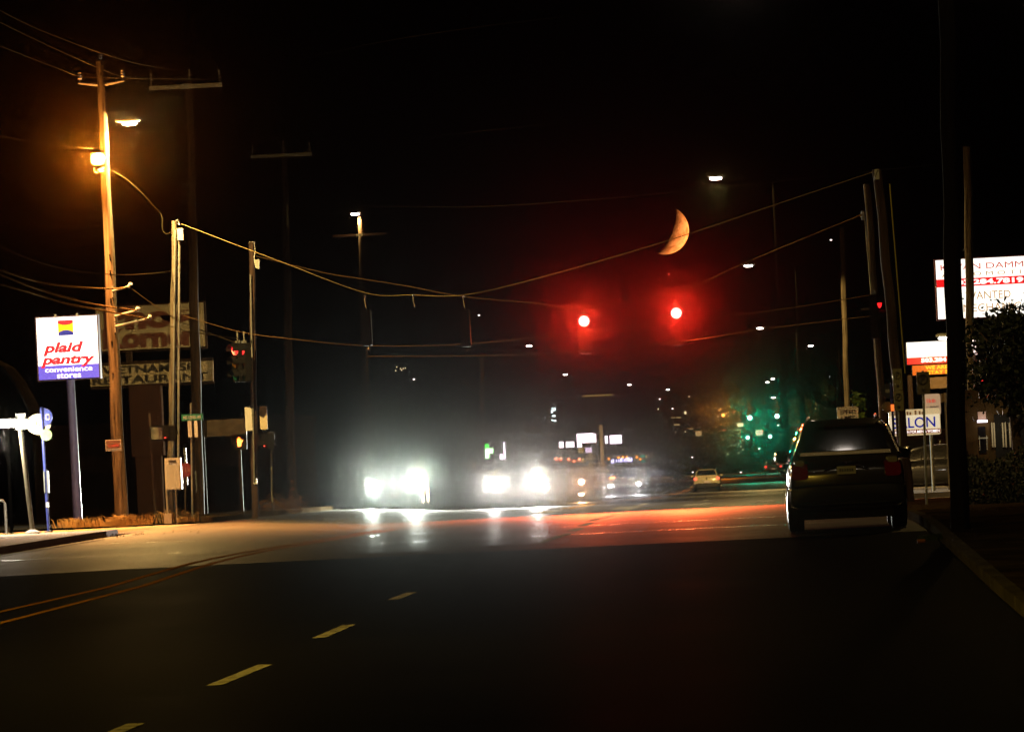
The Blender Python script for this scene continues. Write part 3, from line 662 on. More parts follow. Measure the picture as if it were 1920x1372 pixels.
fb = mat('backlit sign blue', (.1, .1, .5), .4, emit=(.06, .06, .75), es=.9)
b = MB(); b.box(cx_ - fw, cx_ + fw, -.012, -.001, cz_ - fh, cz_ - fh * .551); b.build('band', fb, sg)
lr = mat('backlit red letters', (.6, .02, .05), .4, emit=(.85, .015, .03), es=.85); lw = mat('backlit white letters', (.8, .8, .8), .4, emit=(1, .92, .85), es=1.6)
text('plaid', sg, cx_ - .12, cz_ - .02, 1.12, .37, lr, -.02, .25, .045); text('pantry', sg, cx_ + .0, cz_ - .355, 1.50, .33, lr, -.02, .25, .045)
text('convenience', sg, cx_, cz_ - .58, 1.3, .135, lw, -.02, 0, .01); text('stores', sg, cx_, cz_ - .755, .66, .135, lw, -.02, 0, .01)
lx, lz, lh = cx_ - .03, cz_ + .55, .21
def arc(x0, x1, z0, z1, n=8): return [(x0 + (x1 - x0) * i / n, z0 + (z1 - z0) * (1 - (2 * i / n - 1) ** 2)) for i in range(n + 1)]
yel = mat('backlit yellow', (.8, .5, .02), .4, emit=(1, .55, .01), es=.9); blu = mat('backlit blue', (.02, .03, .3), .4, emit=(.01, .015, .2), es=1)
b = MB(); b.box(lx - lh, lx + lh, -.017, -.013, lz - lh, lz + lh); lg = b.build('emblem', yel, sg)
b = MB(); b.poly([(lx + lh, lz + lh), (lx - lh, lz + lh)] + [(x, z) for x, z in arc(lx - lh, lx + lh, lz + lh * .62, lz + lh * .38)], -.022, .004); b.build('emblem_red', lr, lg)
b = MB(); b.poly([(lx - lh, lz - lh), (lx + lh, lz - lh)] + arc(lx - lh, lx + lh, lz - lh * .62, lz - lh * .3)[::-1], -.022, .004); b.build('emblem_blue', blu, lg)
b = MB(); [b.box(cx_ + x, cx_ + x + .05, .15, .2, cz_ + H_ / 2, cz_ + H_ / 2 + .06) for x in (-.35, .25)]; b.build('lugs', GALV, sg)

# ------------------------------------------------------------------ restaurant sign (two boards on a dark post)
Y = 184; s_ = S(Y)
base = px(285, 965, Y); base.z = gz(base.x, Y)
rs = thing('restaurant_sign', 'unlit cream roadside sign with red letters above a two row black lettered board', 'sign', base)
def loc(x, y, dy=0): q = px(x, y, Y) - base; return q
def board(x0, x1, y0, y1, name, m, parent, dy=0, t=.25):
    a = loc(x0, (y0)), loc(x1, y1)
    b = MB(); b.box(a[0].x, a[1].x, dy, dy + t, a[1].z, a[0].z); return b.build(name, m, parent), a
c0 = loc(281, 613); ww, hh = 203 * s_ / 2, 82 * s_ / 2
b = MB(); b.box(c0.x - ww, c0.x + ww, 0, .3, c0.z - hh, c0.z + hh); f1 = b.build('upper_board', CREAM, rs)
b = MB(); b.box(c0.x - ww - .06, c0.x + ww + .06, .31, .5, c0.z - hh - .08, c0.z + hh + .06); b.build('cabinet', WOODD, rs)
text('Pho', rs, c0.x - .42, c0.z + .36, 2.35, .86, SIGNRED, -.02, 0, .05)
text('Korner', rs, c0.x - .02, c0.z - .36, 3.3, .72, SIGNRED, -.02, 0, .05)
# bowl drawing
bx0, bz0 = c0.x + 1.0, c0.z + .38
b = MB(); n_ = 12; b.poly([(bx0 + .62 * math.cos(R(a)), bz0 + .26 * math.sin(R(a))) for a in range(180, 361, 15)], -.02, .008)
b.tube([(bx0 + .55, -.016, bz0 - .02), (bx0 + .72, -.016, bz0 + .1), (bx0 + .64, -.016, bz0 + .24), (bx0 + .78, -.016, bz0 + .3)], .035, 6); b.tube([(bx0 - .3, -.016, bz0 + .05), (bx0 + .45, -.016, bz0 + .16)], .02, 6); b.build('bowl_drawing', SIGNRED, rs)
c1 = loc(297, 690); b = MB(); b.box(c1.x - 107 * s_, c1.x + 103 * s_, 0, .25, c1.z - 10 * s_, c1.z + 9 * s_); b.build('middle_board', CREAM, rs)
c2 = loc(286, 708.5); b = MB(); b.box(c2.x - 118 * s_, c2.x + 114 * s_, 0, .25, c2.z - 10.5 * s_, c2.z + 8.3 * s_); b.build('lower_board', CREAM, rs)
text('VIETNAMESE', rs, c1.x - .35, c1.z, 3.25, .28, INK, -.02, 0, .03)
text('RESTAURANT', rs, c2.x - .08, c2.z - .02, 4.05, .28, INK, -.02, 0, .03)
b = MB(); b.box(c2.x - 118 * s_, c2.x + 114 * s_, .26, .4, c2.z - .3, c2.z + .62); b.build('lower_cabinet', WOODD, rs)
b = MB(); b.box(-.62, .5, .1, .7, 2.2, c2.z - .2); b.box(-.5, .4, .15, .6, 0, 2.2); b.build('post', mat('dark red post', (.07, .025, .015), .8, noise=.3, nscale=3), rs)
b = MB(); b.box(c0.x - .9, c0.x - .7, .1, .3, c2.z, c0.z - hh); b.box(c0.x + .7, c0.x + .9, .1, .3, c2.z, c0.z - hh); b.build('brackets', WOODD, rs)
# patterned board at the left kerb
Y = 175; base = px(420, 962, Y); base.z = gz(base.x, Y)
pb2 = thing('patterned_board', 'long low brown board with a leafy pattern behind the glowing hand signal', 'board', base)
q = px(420, 801, Y) - base; b = MB(); b.box(q.x - 40 * S(Y), q.x + 42 * S(Y), 0, .12, q.z - 16 * S(Y), q.z + 15 * S(Y))
PAT = mat('leafy pattern', (.20, .13, .07), .7, noise=.55, nscale=5, bump=.4, col2=(.36, .26, .15)); b.build('panel', PAT, pb2)
b = MB(); [b.box(x - .05, x + .05, .13, .22, 0, q.z + .2) for x in (-.6, .6)]; b.build('legs', WOODD, pb2)

# ------------------------------------------------------------------ street name sign, stop sign back, blank sign backs, cabinet
p = px(361, 978, 142.5); rt = thing('street_name_sign', 'slim bright post with a green street name plate over two narrow white plates', 'street sign', (p.x, 142.5, gz(p.x, 142.5) + .1)); o = Vector(rt.location)
tp = px(358, 755, 142.5) - o
b = MB(); b.tube([(0, 0, -.1), (tp.x, 0, tp.z)], .028, 8); b.build('post', GALV, rt, True)
b = MB(); b.tube([(0, 0, -.02), (0, 0, .06)], .09, 10); b.build('base', CONC, rt)
q = px(360, 782, 142.4) - o; b = MB(); b.box(q.x - .29, q.x + .29, -.05, -.035, q.z - .085, q.z + .085); b.build('name_plate', GREENS, rt)
text('NE 62ND AV', rt, q.x, q.z, .48, .09, WHITE, -.056, 0, .01)
for xx, wd in ((355.5, .1), (367, .09)):
    q = px(xx, 804, 142.4) - o; b = MB(); b.rrect(q.x - wd / 2, q.x + wd / 2, q.z - .225, q.z + .225, -.05, .01, .02); b.build('side_plate', WHITE, rt)
# stop sign facing away
p = px(347, 972, 146); rt = thing('stop_sign', 'very dark red octagonal stop sign beside the grey cabinet', 'stop sign', (p.x, 146, gz(p.x, 146))); o = Vector(rt.location)
q = px(348, 881, 146) - o
b = MB(); b.poly([(q.x + .21 * math.cos(R(22.5 + 45 * k)), q.z + .21 * math.sin(R(22.5 + 45 * k))) for k in range(8)], 0, .01); b.build('plate', mat('deep stop red', (.16, .012, .01), .5), rt)
text('STOP', rt, q.x, q.z, .34, .12, mat('dim letters', (.30, .10, .07), .5), -.01)
b = MB(); b.tube([(0, .03, 0), (q.x, .03, q.z + .2)], .022, 8); b.build('post', WOODD, rt, True)
# cabinet
Y = 142; s_ = S(Y); p = px(322, 978, Y); rt = thing('utility_cabinet', 'grey green metal cabinet on two pipes beside the slender lit pole', 'cabinet', (p.x, Y, gz(p.x, Y) + .08)); o = Vector(rt.location)
q = px(324.5, 888, Y) - o
b = MB(); b.rrect(q.x - 15 * s_, q.x + 15 * s_, q.z - 30 * s_, q.z + 30 * s_, 0, .3, .015, 2); b.build('box', CABM, rt)
b = MB(); b.box(q.x - .11, q.x + .1, -.012, -.002, q.z + .32, q.z + .36); [b.box(q.x - .09 + k * .035, q.x - .075 + k * .035, -.016, -.011, q.z + .3, q.z + .38) for k in range(6)]; b.build('vent', INK, rt)
b = MB(); b.rrect(q.x - .18, q.x + .18, q.z - .4, q.z + .26, -.02, .012, .01, 2); b.build('door', mat('cabinet door', (.36, .39, .35), .45, noise=.1, nscale=5), rt)
b = MB(); b.tube([(q.x - .2, .05, 0), (q.x - .2, .05, q.z + .2)], .035, 8); b.tube([(q.x + .04, .1, -.1), (q.x + .04, .1, q.z - .4)], .03, 8); b.build('pipes', GALV, rt, True)
b = MB(); b.rrect(q.x - .3, q.x - .09, -.05, .22, -.06, .22, .02); b.build('footing', CONC, rt)
b = MB(); b.box(q.x + .235, q.x + .255, .05, .12, q.z - .28, q.z - .12); b.build('handle', GALV, rt)
# blank pale sign backs beside strain pole B
for (xx, yy, wd, ht, lb) in ((466, 785, 13, 44, 'left of the two tall blank pale plates, cut by the dark strain pole'), (494, 783, 14, 44, 'right of the two tall blank pale plates')):
    rt = thing('blank_sign', lb, 'sign', px(xx, yy, 149.8 if xx < 480 else 150.1), group='blank plates at the second strain pole'); s_ = S(150)
    b = MB(); b.rrect(-wd * s_ / 2, wd * s_ / 2, -ht * s_ / 2, ht * s_ / 2, 0, .02, .03); b.build('plate', CREAM if xx > 480 else WHITE, rt)
    b = MB(); b.tube([(0, .04, -.2), ((478 - xx) * s_, .16, -.2)], .015, 6); b.tube([(0, .04, .2), ((478 - xx) * s_, .16, .2)], .015, 6); b.build('bracket', BLACKM, rt)
p = px(511, 968, 152); rt = thing('roadside_sign', 'lone small white plate on a thin post in front of the dry bush', 'sign', (p.x, 152, gz(p.x, 152) + .1)); o = Vector(rt.location)
b = MB(); q = px(509, 825, 152) - o; b.tube([(0, 0, 0), (q.x, 0, q.z + .25)], .025, 8); b.build('post', STEEL, rt, True)
b = MB(); b.rrect(q.x - .1, q.x + .1, q.z - .16, q.z + .24, -.05, .012, .02); b.build('plate', WHITE, rt)

# ------------------------------------------------------------------ bus stop, shelter and rack
Y = 125; p = px(92, 1009, Y); rt = thing('bus_stop_sign', 'blue bus stop pole with cream, blue and green discs at the left kerb', 'bus stop sign', (p.x, Y, gz(p.x, Y) + .13)); o = Vector(rt.location); s_ = S(Y)
tp = px(77, 763, Y) - o
b = MB(); b.tube([(0, 0, 0), (tp.x, 0, tp.z)], .035, 10); b.build('pole', BLUEP, rt, True)
b = MB(); b.tube([(0, 0, 0), (0, 0, .04)], .1, 12); b.build('base', GALV, rt)
q = px(72, 795, Y) - o; b = MB(); b.disc((q.x, .045, q.z), 23 * s_, .012, 32, .85); b.build('route_disc', CREAM, rt)
b = MB(); b.poly([(q.x - .285 + .0, q.z)] + [(q.x + .285 * math.cos(R(a)), q.z + .24 * math.sin(R(a))) for a in (150, 165, 180, 195, 210)], .036, .006); b.build('disc_edge', BLUEP, rt)
text('12', rt, q.x + .0, q.z + .02, .14, .1, INK, .035, 0, .02)
q = px(83, 782, Y) - o; hd = [(q.x + 16 * s_ * math.cos(R(a)), q.z + 17 * s_ * math.sin(R(a))) for a in range(-90, 91, 15)]
b = MB(); b.poly(hd, -.045, .012); b.build('blue_half_disc', BLUEP, rt)
b = MB(); b.rrect(q.x + .04, q.x + .13, q.z - .07, q.z + .07, -.055, .006, .02); b.build('bus_symbol', CREAM, rt)
b = MB(); b.rrect(q.x + .055, q.x + .115, q.z - .045, q.z + .045, -.062, .006, .01); b.build('symbol_inner', BLUEP, rt)
q = px(87, 815, Y) - o; b = MB(); b.disc((q.x, -.045, q.z), 11 * s_, .012, 24); b.build('green_disc', mat('pale green sign', (.25, .42, .14), .5, noise=.3, nscale=9), rt)
q = px(87, 903, Y) - o; b = MB(); b.box(q.x - .055, q.x - .03, -.06, .06, q.z - .26, q.z + .26); b.box(q.x + .02, q.x + .06, -.06, .06, q.z - .26, q.z + .26); b.build('timetable_case', GALV, rt)
q = px(89, 946, Y) - o; b = MB(); b.box(q.x - .03, q.x + .04, -.05, 0, q.z - .06, q.z + .06); b.build('sticker', WHITE, rt)
# shelter
Y = 124; p = px(62, 1012, Y); rt = thing('bus_shelter', 'bus shelter corner at the left edge with a glowing tube lamp and a sloping post', 'bus shelter', (p.x, Y, gz(p.x, Y) + .13)); o = Vector(rt.location)
tp = px(36, 785, Y) - o
b = MB(); b.tube([(0, 0, 0), (tp.x, 0, tp.z)], .055, 10); b.build('post', mat('shelter post', (.09, .08, .05), .6), rt, True)
b = MB(); b.tube([(0, 0, -.01), (0, 0, .04), (0, 0, .1)], [.2, .19, .06], 14); b.build('footing', CONC, rt, True)
b = MB(); b.box(tp.x - .08, tp.x + .16, -.05, .05, tp.z - .25, tp.z + .12); b.build('bracket', STEEL, rt)
q0 = px(56, 775, Y) - o; q1 = px(5, 688, Y) - o
i_ = MB(); prof = [q0, px(44, 748, Y) - o, px(25, 715, Y) - o, q1, px(-60, 655, Y) - o, px(-150, 650, Y) - o]
i_.v += [Vector((a.x, 0, a.z)) for a in prof] + [Vector((a.x, 2.2, a.z)) for a in prof]
n_ = len(prof)
for k in range(n_ - 1): i_.f.append((k, k + 1, n_ + k + 1, n_ + k))
i_.build('roof', mat('shelter roof sheet', (.010, .009, .006), .9, spec=0, noise=.3, nscale=2), rt)
b = MB(); b.tube([Vector((a.x, -.01, a.z)) for a in prof], .018, 6); b.build('roof_edge', POLED, rt, True)
for (xa, xb) in ((-120, 31), (43, 55)):
    a = px(xa, 794, Y) - o; c = px(xb, 794, Y) - o; b = MB(); b.tube([(a.x, -.08, c.z), (c.x, -.08, c.z)], .075, 12); b.build('tube_lamp', E_WHITE, rt, True)
    b = MB(); b.box(a.x, c.x, -.14, .1, c.z + .085, c.z + .12); b.build('lamp_cover', GALV, rt)
lamp('tube_light', 'POINT', (px(5, 800, Y) - o).x and ((px(5, 800, Y) - o).x, -.25, (px(5, 800, Y) - o).z - .15), 1500, (1, .86, .68), rt, .3)
q = px(-120, 1010, Y) - o
for xx, yy_, zz in ((q.x, 0, tp.z), (q.x, 2.1, tp.z + .3), (tp.x - .6, 2.1, tp.z + .3)):
    b = MB(); b.tube([(xx, yy_, 0), (xx, yy_, zz)], .045, 10); b.build('post', POLED, rt, True)
b = MB(); b.box(q.x, tp.x - .9, 2.0, 2.03, .3, 2.1); b.build('rear_panel', mat('smoked panel', (.03, .03, .03), .1), rt)
Y = 127; p = px(6, 1002, Y); rt = thing('bicycle_rack', 'small hooped rail at the left edge with a glowing white top', 'rack', (p.x, Y, gz(p.x, Y) + .13)); o = Vector(rt.location)
b = MB(); h_ = (px(6, 938, Y) - o).z; b.tube([(-.18, 0, 0), (-.18, 0, h_ - .08), (-.1, 0, h_), (.03, 0, h_), (.08, 0, h_ - .08), (.08, 0, 0)], .035, 10); b.build('rail', GALV, rt, True)
b = MB(); b.tube([(-.18, 0, 0), (-.18, 0, .02)], .08, 10); b.tube([(.08, 0, 0), (.08, 0, .02)], .08, 10); b.build('feet', GALV, rt)

# ------------------------------------------------------------------ vegetation
def tuft(label, x, y, Y, n, h, spread, m=STRAW, name='grass_tuft', group='dry grass tufts', z=None):
    p = px(x, y, Y); base = Vector((p.x, Y, gz(p.x, Y) + .05)); mb = MB(); rnd = random.Random(int(x * 7 + y))
    for k in range(n):
        a = rnd.uniform(0, 6.28); r_ = abs(rnd.gauss(0, .35)) * spread; hh = h * rnd.uniform(.4, 1); ln = rnd.uniform(.1, .8) * hh * (1 if rnd.random() < .8 else 1.6)
        q = Vector((r_ * math.cos(a), r_ * .5 * math.sin(a), 0)); d = Vector((math.cos(a), .4 * math.sin(a), 0)); w_ = .009
        t1_ = q + d * ln * .4 + Vector((0, 0, hh * .7)); t2_ = q + d * ln + Vector((0, 0, hh * rnd.uniform(.6, 1.0)))
        sd = Vector((w_, w_ * .5, 0)); i = len(mb.v)
        mb.v += [q - sd, q + sd, t1_ + sd * .8, t1_ - sd * .8, t2_]; mb.f += [(i, i + 1, i + 2, i + 3), (i + 3, i + 2, i + 4)]
    o = mb.build(name, m); o.location = base; tag(o, label, 'grass', group, 'stuff')
    return o
tuft('flat dry tuft at the foot of the blue sign post', 150, 982, 142.4, 240, .33, .9)
tuft('orange lit dry tuft at the foot of the tall lit pole', 238, 982, 140.5, 420, .36, 1.0)
tuft('low straggling tuft between the blue post and the tall pole', 182, 981, 141, 120, .22, 1.1)
tuft('long bladed tuft behind the grey cabinet', 334, 978, 142.2, 160, .42, .7)
tuft('low tuft around the foot of the slim street sign post', 352, 980, 141.8, 120, .2, .7)
tuft('pale green weed at the foot of the hooped rail', 18, 1004, 126, 160, .12, .35, mat('weed green', (.16, .22, .06), .7))
tuft('dark weeds along the near left kerb', 60, 1024, 118, 500, .09, 4.5, STRAW)
tuft('dark weed tuft on the near right verge', 1755, 1016, 78, 160, .12, .35, FOL)
tuft('short brown grass on the right verge beside the parked car', 1735, 965, 97, 500, .16, 1.6, STRAW)
tuft('yellow lit grass strip under the dark hedge', 1860, 938, 92, 400, .14, 1.5, STRAW)
def tree(label, X, Y, z0, h, rad, n=1500, leaf=.16, m=FOL, name='street_tree', trunk=.14, squash=1.0, low=.3, group='trees', seed=1, zb=None, cat='tree'):
    rnd = random.Random(seed); root = thing(name, label, cat, (X, Y, z0), group=group)
    b = MB(); b.tube([(0, 0, -.1), (.05, 0, h * .3), (-.05, .05, h * .6), (0, 0, h * .85)], [trunk, trunk * .8, trunk * .5, trunk * .2], 9)
    tips = []
    for k in range(9):
        a = k * 2.4; zz = h * rnd.uniform(low, .7); e = Vector((math.cos(a) * rad * .75, math.sin(a) * rad * .75, zz + h * rnd.uniform(.1, .25)))
        b.tube([(0, 0, zz), e * .5 + Vector((0, 0, zz * .5)), e], [trunk * .4, trunk * .25, trunk * .08], 6); tips.append(e)
    b.build('trunk', BARK, root, True)
    mb = MB(); cl = []
    for k in range(46):
        a = rnd.uniform(0, 6.28); u = rnd.uniform(-1, 1); rr = rnd.uniform(.45, 1) ** .6; c_ = math.sqrt(1 - u * u)
        cl.append(Vector((rad * rr * c_ * math.cos(a), rad * rr * c_ * math.sin(a), h * (low + .12) + (h * (1 - low - .15)) * (.5 + .5 * u * rr * squash))))
    for k in range(n):
        c_ = cl[rnd.randrange(len(cl))]; s_ = rad * .26
        q = c_ + Vector((rnd.gauss(0, s_), rnd.gauss(0, s_), rnd.gauss(0, s_ * .8)))
        e1 = Vector((rnd.gauss(0, 1), rnd.gauss(0, 1), rnd.gauss(0, 1))).normalized(); e2 = e1.cross(Vector((rnd.gauss(0, 1), rnd.gauss(0, 1), rnd.gauss(0, 1)))).normalized()
        L = leaf * rnd.uniform(.5, 1.2); i = len(mb.v)
        mb.v += [q, q + e1 * L * .5 + e2 * L * .3, q + e1 * L, q + e1 * L * .5 - e2 * L * .3]; mb.f.append((i, i + 1, i + 2, i + 3))
    mb.build('crown', m, root); return root
def treepx(label, x, ytop, yb, Y, wpx, **k):
    p = px(x, ytop, Y); z0 = gz(p.x, Y); return tree(label, p.x, Y, z0, p.z - z0, wpx / 2 * S(Y), **k)
bush = MB(); 
treepx('dry brown roadside bush at the left kerb behind the lone white plate', 530, 938, 970, 166, 78, n=1500, leaf=.06, m=mat('dry twigs', (.20, .11, .05), .8, noise=.4, nscale=6), name='bush', trunk=.02, low=.0, seed=3, group='shrubs', cat='bush')
FOLD = mat('leaves dark as unlit', (.012, .022, .005), .7, noise=.4, nscale=.8)  # leaf colour darkened to leave these crowns unlit
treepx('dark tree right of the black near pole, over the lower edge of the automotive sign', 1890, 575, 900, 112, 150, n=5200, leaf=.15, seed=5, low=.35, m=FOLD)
FOLB = mat('bright lit leaves', (.07, .14, .02), .6, noise=.5, nscale=.7, col2=(.16, .26, .03))  # leaf colour lifted so the crowns look lit
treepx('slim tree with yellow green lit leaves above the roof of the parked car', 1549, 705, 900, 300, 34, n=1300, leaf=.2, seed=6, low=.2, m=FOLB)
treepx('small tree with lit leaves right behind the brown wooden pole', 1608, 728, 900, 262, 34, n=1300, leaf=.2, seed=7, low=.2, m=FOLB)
treepx('dark leafy tree behind the bus with a few lit leaves', 1222, 770, 890, 380, 56, n=2200, leaf=.26, seed=8, low=.2, m=FOLD)
treepx('reddish dark round tree left of the far lit column', 1268, 835, 888, 430, 44, n=1500, leaf=.26, seed=9, low=.1)
treepx('dark tree behind the glare of the left headlights', 742, 740, 940, 260, 110, n=2600, leaf=.25, seed=10, low=.2, m=FOLD)
treepx('dark tree between the glare and the green cross sign', 855, 770, 930, 330, 80, n=2200, leaf=.28, seed=11, low=.2, m=FOLD)
treepx('dark far tree right of the green signals', 1500, 740, 880, 420, 60, n=1800, leaf=.3, seed=12, low=.2, m=FOLD)
# hedge right
hp = px(1895, 850, 104); hb = MB(); rnd = random.Random(4)
hx0 = hp.x - .6
for k in range(9000):
    q = Vector((rnd.uniform(-.9, 1.6), rnd.uniform(-1.2, 1.2), rnd.uniform(0, 1))); q.z *= (hp.z - gz(hp.x, 104)) * (1 + .12 * math.sin(q.x * 4))
    e1 = Vector((rnd.gauss(0, 1), rnd.gauss(0, 1), rnd.gauss(0, 1))).normalized(); e2 = e1.orthogonal().normalized(); L = .08; i = len(hb.v)
    hb.v += [q, q + e1 * L * .5 + e2 * L * .3, q + e1 * L, q + e1 * L * .5 - e2 * L * .3]; hb.f.append((i, i + 1, i + 2, i + 3))
hg = thing('hedge', 'dark clipped hedge under the lit building front at the right edge', 'hedge', (hp.x, 104, gz(hp.x, 104)))
hb.build('foliage', FOLD, hg)
for x in (-.6, 0, .7, 1.3):
    b = MB(); b.tube([(x, 0, -.1), (x + .05, 0, .7)], [.03, .015], 6); b.build('stem', BARK, hg)

# ------------------------------------------------------------------ right side signs
# automotive sign
Y = 170; s_ = S(Y); x0, x1 = 1757, 1958; base = px(1800, 900, Y); base.z = gz(base.x, Y)
asg = thing('automotive_sign', 'large lit white roadside sign with red lettering and a red telephone band', 'sign', base)
c = px((x0 + x1) / 2, 538.5, Y) - base; hw, hh = (x1 - x0) / 2 * s_, 55 * s_
b = MB(); b.box(c.x - hw - .04, c.x + hw + .04, 0, .4, c.z - hh - .05, c.z + hh + .04); b.build('cabinet', mat('dark red cabinet', (.12, .01, .012), .5), asg)
aw = mat('backlit panel', (.8, .8, .8), .4, emit=(1, .95, .84), es=1.5); aw.cycles.emission_sampling = 'AUTO'
b = MB(); b.box(c.x - hw, c.x + hw, -.015, -.002, c.z - hh, c.z + hh); b.build('face', aw, asg)
rd = mat('backlit red band', (.6, .01, .02), .4, emit=(1, .012, .015), es=.9); rdl = mat('backlit thin red letters', (.5, .02, .02), .4, emit=(.55, .03, .02), es=.8); brn = mat('backlit brown letters', (.4, .2, .05), .4, emit=(.42, .22, .07), es=.9)
b = MB(); b.box(c.x - hw, c.x + hw, -.02, -.016, c.z + 4 * s_, c.z + 19 * s_); b.build('telephone_band', rd, asg)
gx0 = c.x - hw
text("K. VAN DAMME'S", asg, c.x + .0, c.z + 41 * s_, 2 * hw - .3, .2, rdl, -.03, 0, .0)
text("A U T O M O T I V E", asg, c.x + .02, c.z + 26.5 * s_, 2 * hw - .3, .13, brn, -.03, 0, -.0)
text("503.284.7819", asg, c.x - .12, c.z + 11.5 * s_, 2.35, .17, lw, -.03, 0, .04)
text("WANTED", asg, c.x - .1, c.z - 14 * s_, 1.45, .25, brn, -.03, 0, .0)
text("MECHANIC", asg, c.x + .02, c.z - 37 * s_, 1.85, .25, brn, -.03, 0, .0)
b = MB(); b.box(-.1, .1, .1, .3, 0, c.z - hh - .05); b.box(c.x + .6, c.x + .8, .1, .3, 0, c.z - hh - .05); b.build('posts', mat('dark post paint', (.03, .02, .015), .6), asg)
# white/red sign with LED board
Y = 185; s_ = S(Y); base = px(1740, 900, Y); base.z = gz(base.x, Y)
ls = thing('display_sign', 'lit white sign with a red lower band above an orange message display', 'sign', base)
c = px(1739, 661, Y) - base; hw, hh = 38.5 * s_, 20.5 * s_
b = MB(); b.box(c.x - hw - .03, c.x + hw + .03, 0, .4, c.z - hh - .03, c.z + hh + .03); b.build('cabinet', BLACKM, ls)
b = MB(); b.box(c.x - hw, c.x + hw, -.014, -.002, c.z - 8 * s_, c.z + hh); b.build('face', aw, ls)
b = MB(); b.box(c.x - hw, c.x + hw, -.014, -.002, c.z - hh, c.z - 8.1 * s_); b.build('red_band', rd, ls)
text('503.284', ls, c.x + 11 * s_, c.z - 14 * s_, .88, .15, lw, -.025, 0, .04)
q = px(1744, 693, Y) - base; b = MB(); b.box(q.x - 34 * s_, q.x + 33 * s_, 0, .25, q.z - 10 * s_, q.z + 9.5 * s_); b.build('display_housing', BLACKM, ls)
om = mat('orange display', (.3, .1, 0), .4, emit=(1, .12, .005), es=.55); oy = mat('amber display letters', (.5, .3, 0), .4, emit=(1, .42, .01), es=1.5)
b = MB(); b.box(q.x - 33 * s_, q.x + 32 * s_, -.012, -.002, q.z - 9 * s_, q.z + 9 * s_); b.build('display', om, ls)
text('WE ARE', ls, q.x + 12 * s_, q.z + 4 * s_, .78, .13, oy, -.02, 0, .03); text('STAY S', ls, q.x + 14 * s_, q.z - 5 * s_, .72, .13, oy, -.02, 0, .03)
q = px(1756, 717, Y) - base; b = MB(); b.box(q.x - 12 * s_, q.x + 20 * s_, 0, .1, q.z - 11 * s_, q.z + 10 * s_); b.build('lower_panel', mat('brown panel', (.22, .13, .06), .6, noise=.2, nscale=8), ls)
b = MB(); b.tube([(.15, .15, 0), (.15, .15, q.z)], .09, 10); b.tube([(-.45, .15, 0), (-.45, .15, q.z + .3)], .09, 10); b.build('posts', WOODD, ls, True)
cobra('small white lamp perched at the right top corner of the display sign', 1770, 633, 182, 1, arm=.9, watts=700, col=A, pole=True, group='street lamps along the avenue')
# salon sign
Y = 150; s_ = S(Y); base = px(1722, 905, Y); base.z = gz(base.x, Y)
sa = thing('salon_sign', 'cream salon sign with blue letters and a raised rounded right corner', 'sign', base)
c = px(1715, 790, Y) - base
sm = mat('softly lit cream', (.6, .52, .35), .5, emit=(1, .78, .42), es=.42); sm2 = mat('softly lit pale cream', (.7, .65, .5), .5, emit=(1, .88, .62), es=.62)
SB2 = mat('deep blue letters', (.01, .02, .3), .5, emit=(.004, .008, .22), es=.9)
hw = 48 * s_
b = MB(); b.rrect(c.x - hw, c.x + hw, c.z - 26 * s_, c.z + 23 * s_, 0, .2, .06); b.build('face', sm, sa)
b = MB(); b.box(c.x - hw + .02, c.x + hw - .02, -.01, -.002, c.z - 14 * s_, c.z + 12 * s_); b.build('pale_panel', sm2, sa)
b = MB(); b.rrect(c.x + 18 * s_, c.x + 50 * s_, c.z + 10 * s_, c.z + 50 * s_, .02, .2, .07); b.build('raised_corner', mat('softly lit beige', (.5, .42, .28), .5, emit=(1, .66, .4), es=.3), sa)
text('SALON', sa, c.x - 2 * s_, c.z - 2 * s_, 1.22, .3, SB2, -.02, 0, .012)
text('HAIR DESIGN FOR MEN & WOMEN', sa, c.x, c.z - 19 * s_, 1.38, .075, lw, -.028, 0, .01)
b = MB(); b.box(c.x - hw + .01, c.x + hw - .01, -.02, -.011, c.z - 22.5 * s_, c.z - 15.5 * s_); b.build('dark_band', mat('dark red band', (.15, .02, .02), .5, emit=(.2, .01, .01), es=.5), sa)
strokes('xxxxxxx', sa, c.x - 6 * s_, c.z + 17 * s_, .95, .14, mat('brown script', (.15, .08, .04), .6, emit=(.2, .1, .04), es=.5), -.02, .3)
strokes('xxxxx', sa, c.x + 33 * s_, c.z + 38 * s_, .26, .13, rdl, .0, .3); strokes('xxxxxxxxxxx', sa, c.x + 35 * s_, c.z + 26 * s_, .36, .05, INK, .005); strokes('xxxxxxx', sa, c.x + 35 * s_, c.z + 20 * s_, .30, .05, INK, .005)
b = MB(); b.tube([(c.x - .45, .1, 0), (c.x - .45, .1, c.z - .35)], .05, 8); b.tube([(c.x + .45, .1, 0), (c.x + .45, .1, c.z - .35)], .05, 8); b.build('posts', STEEL, sa, True)
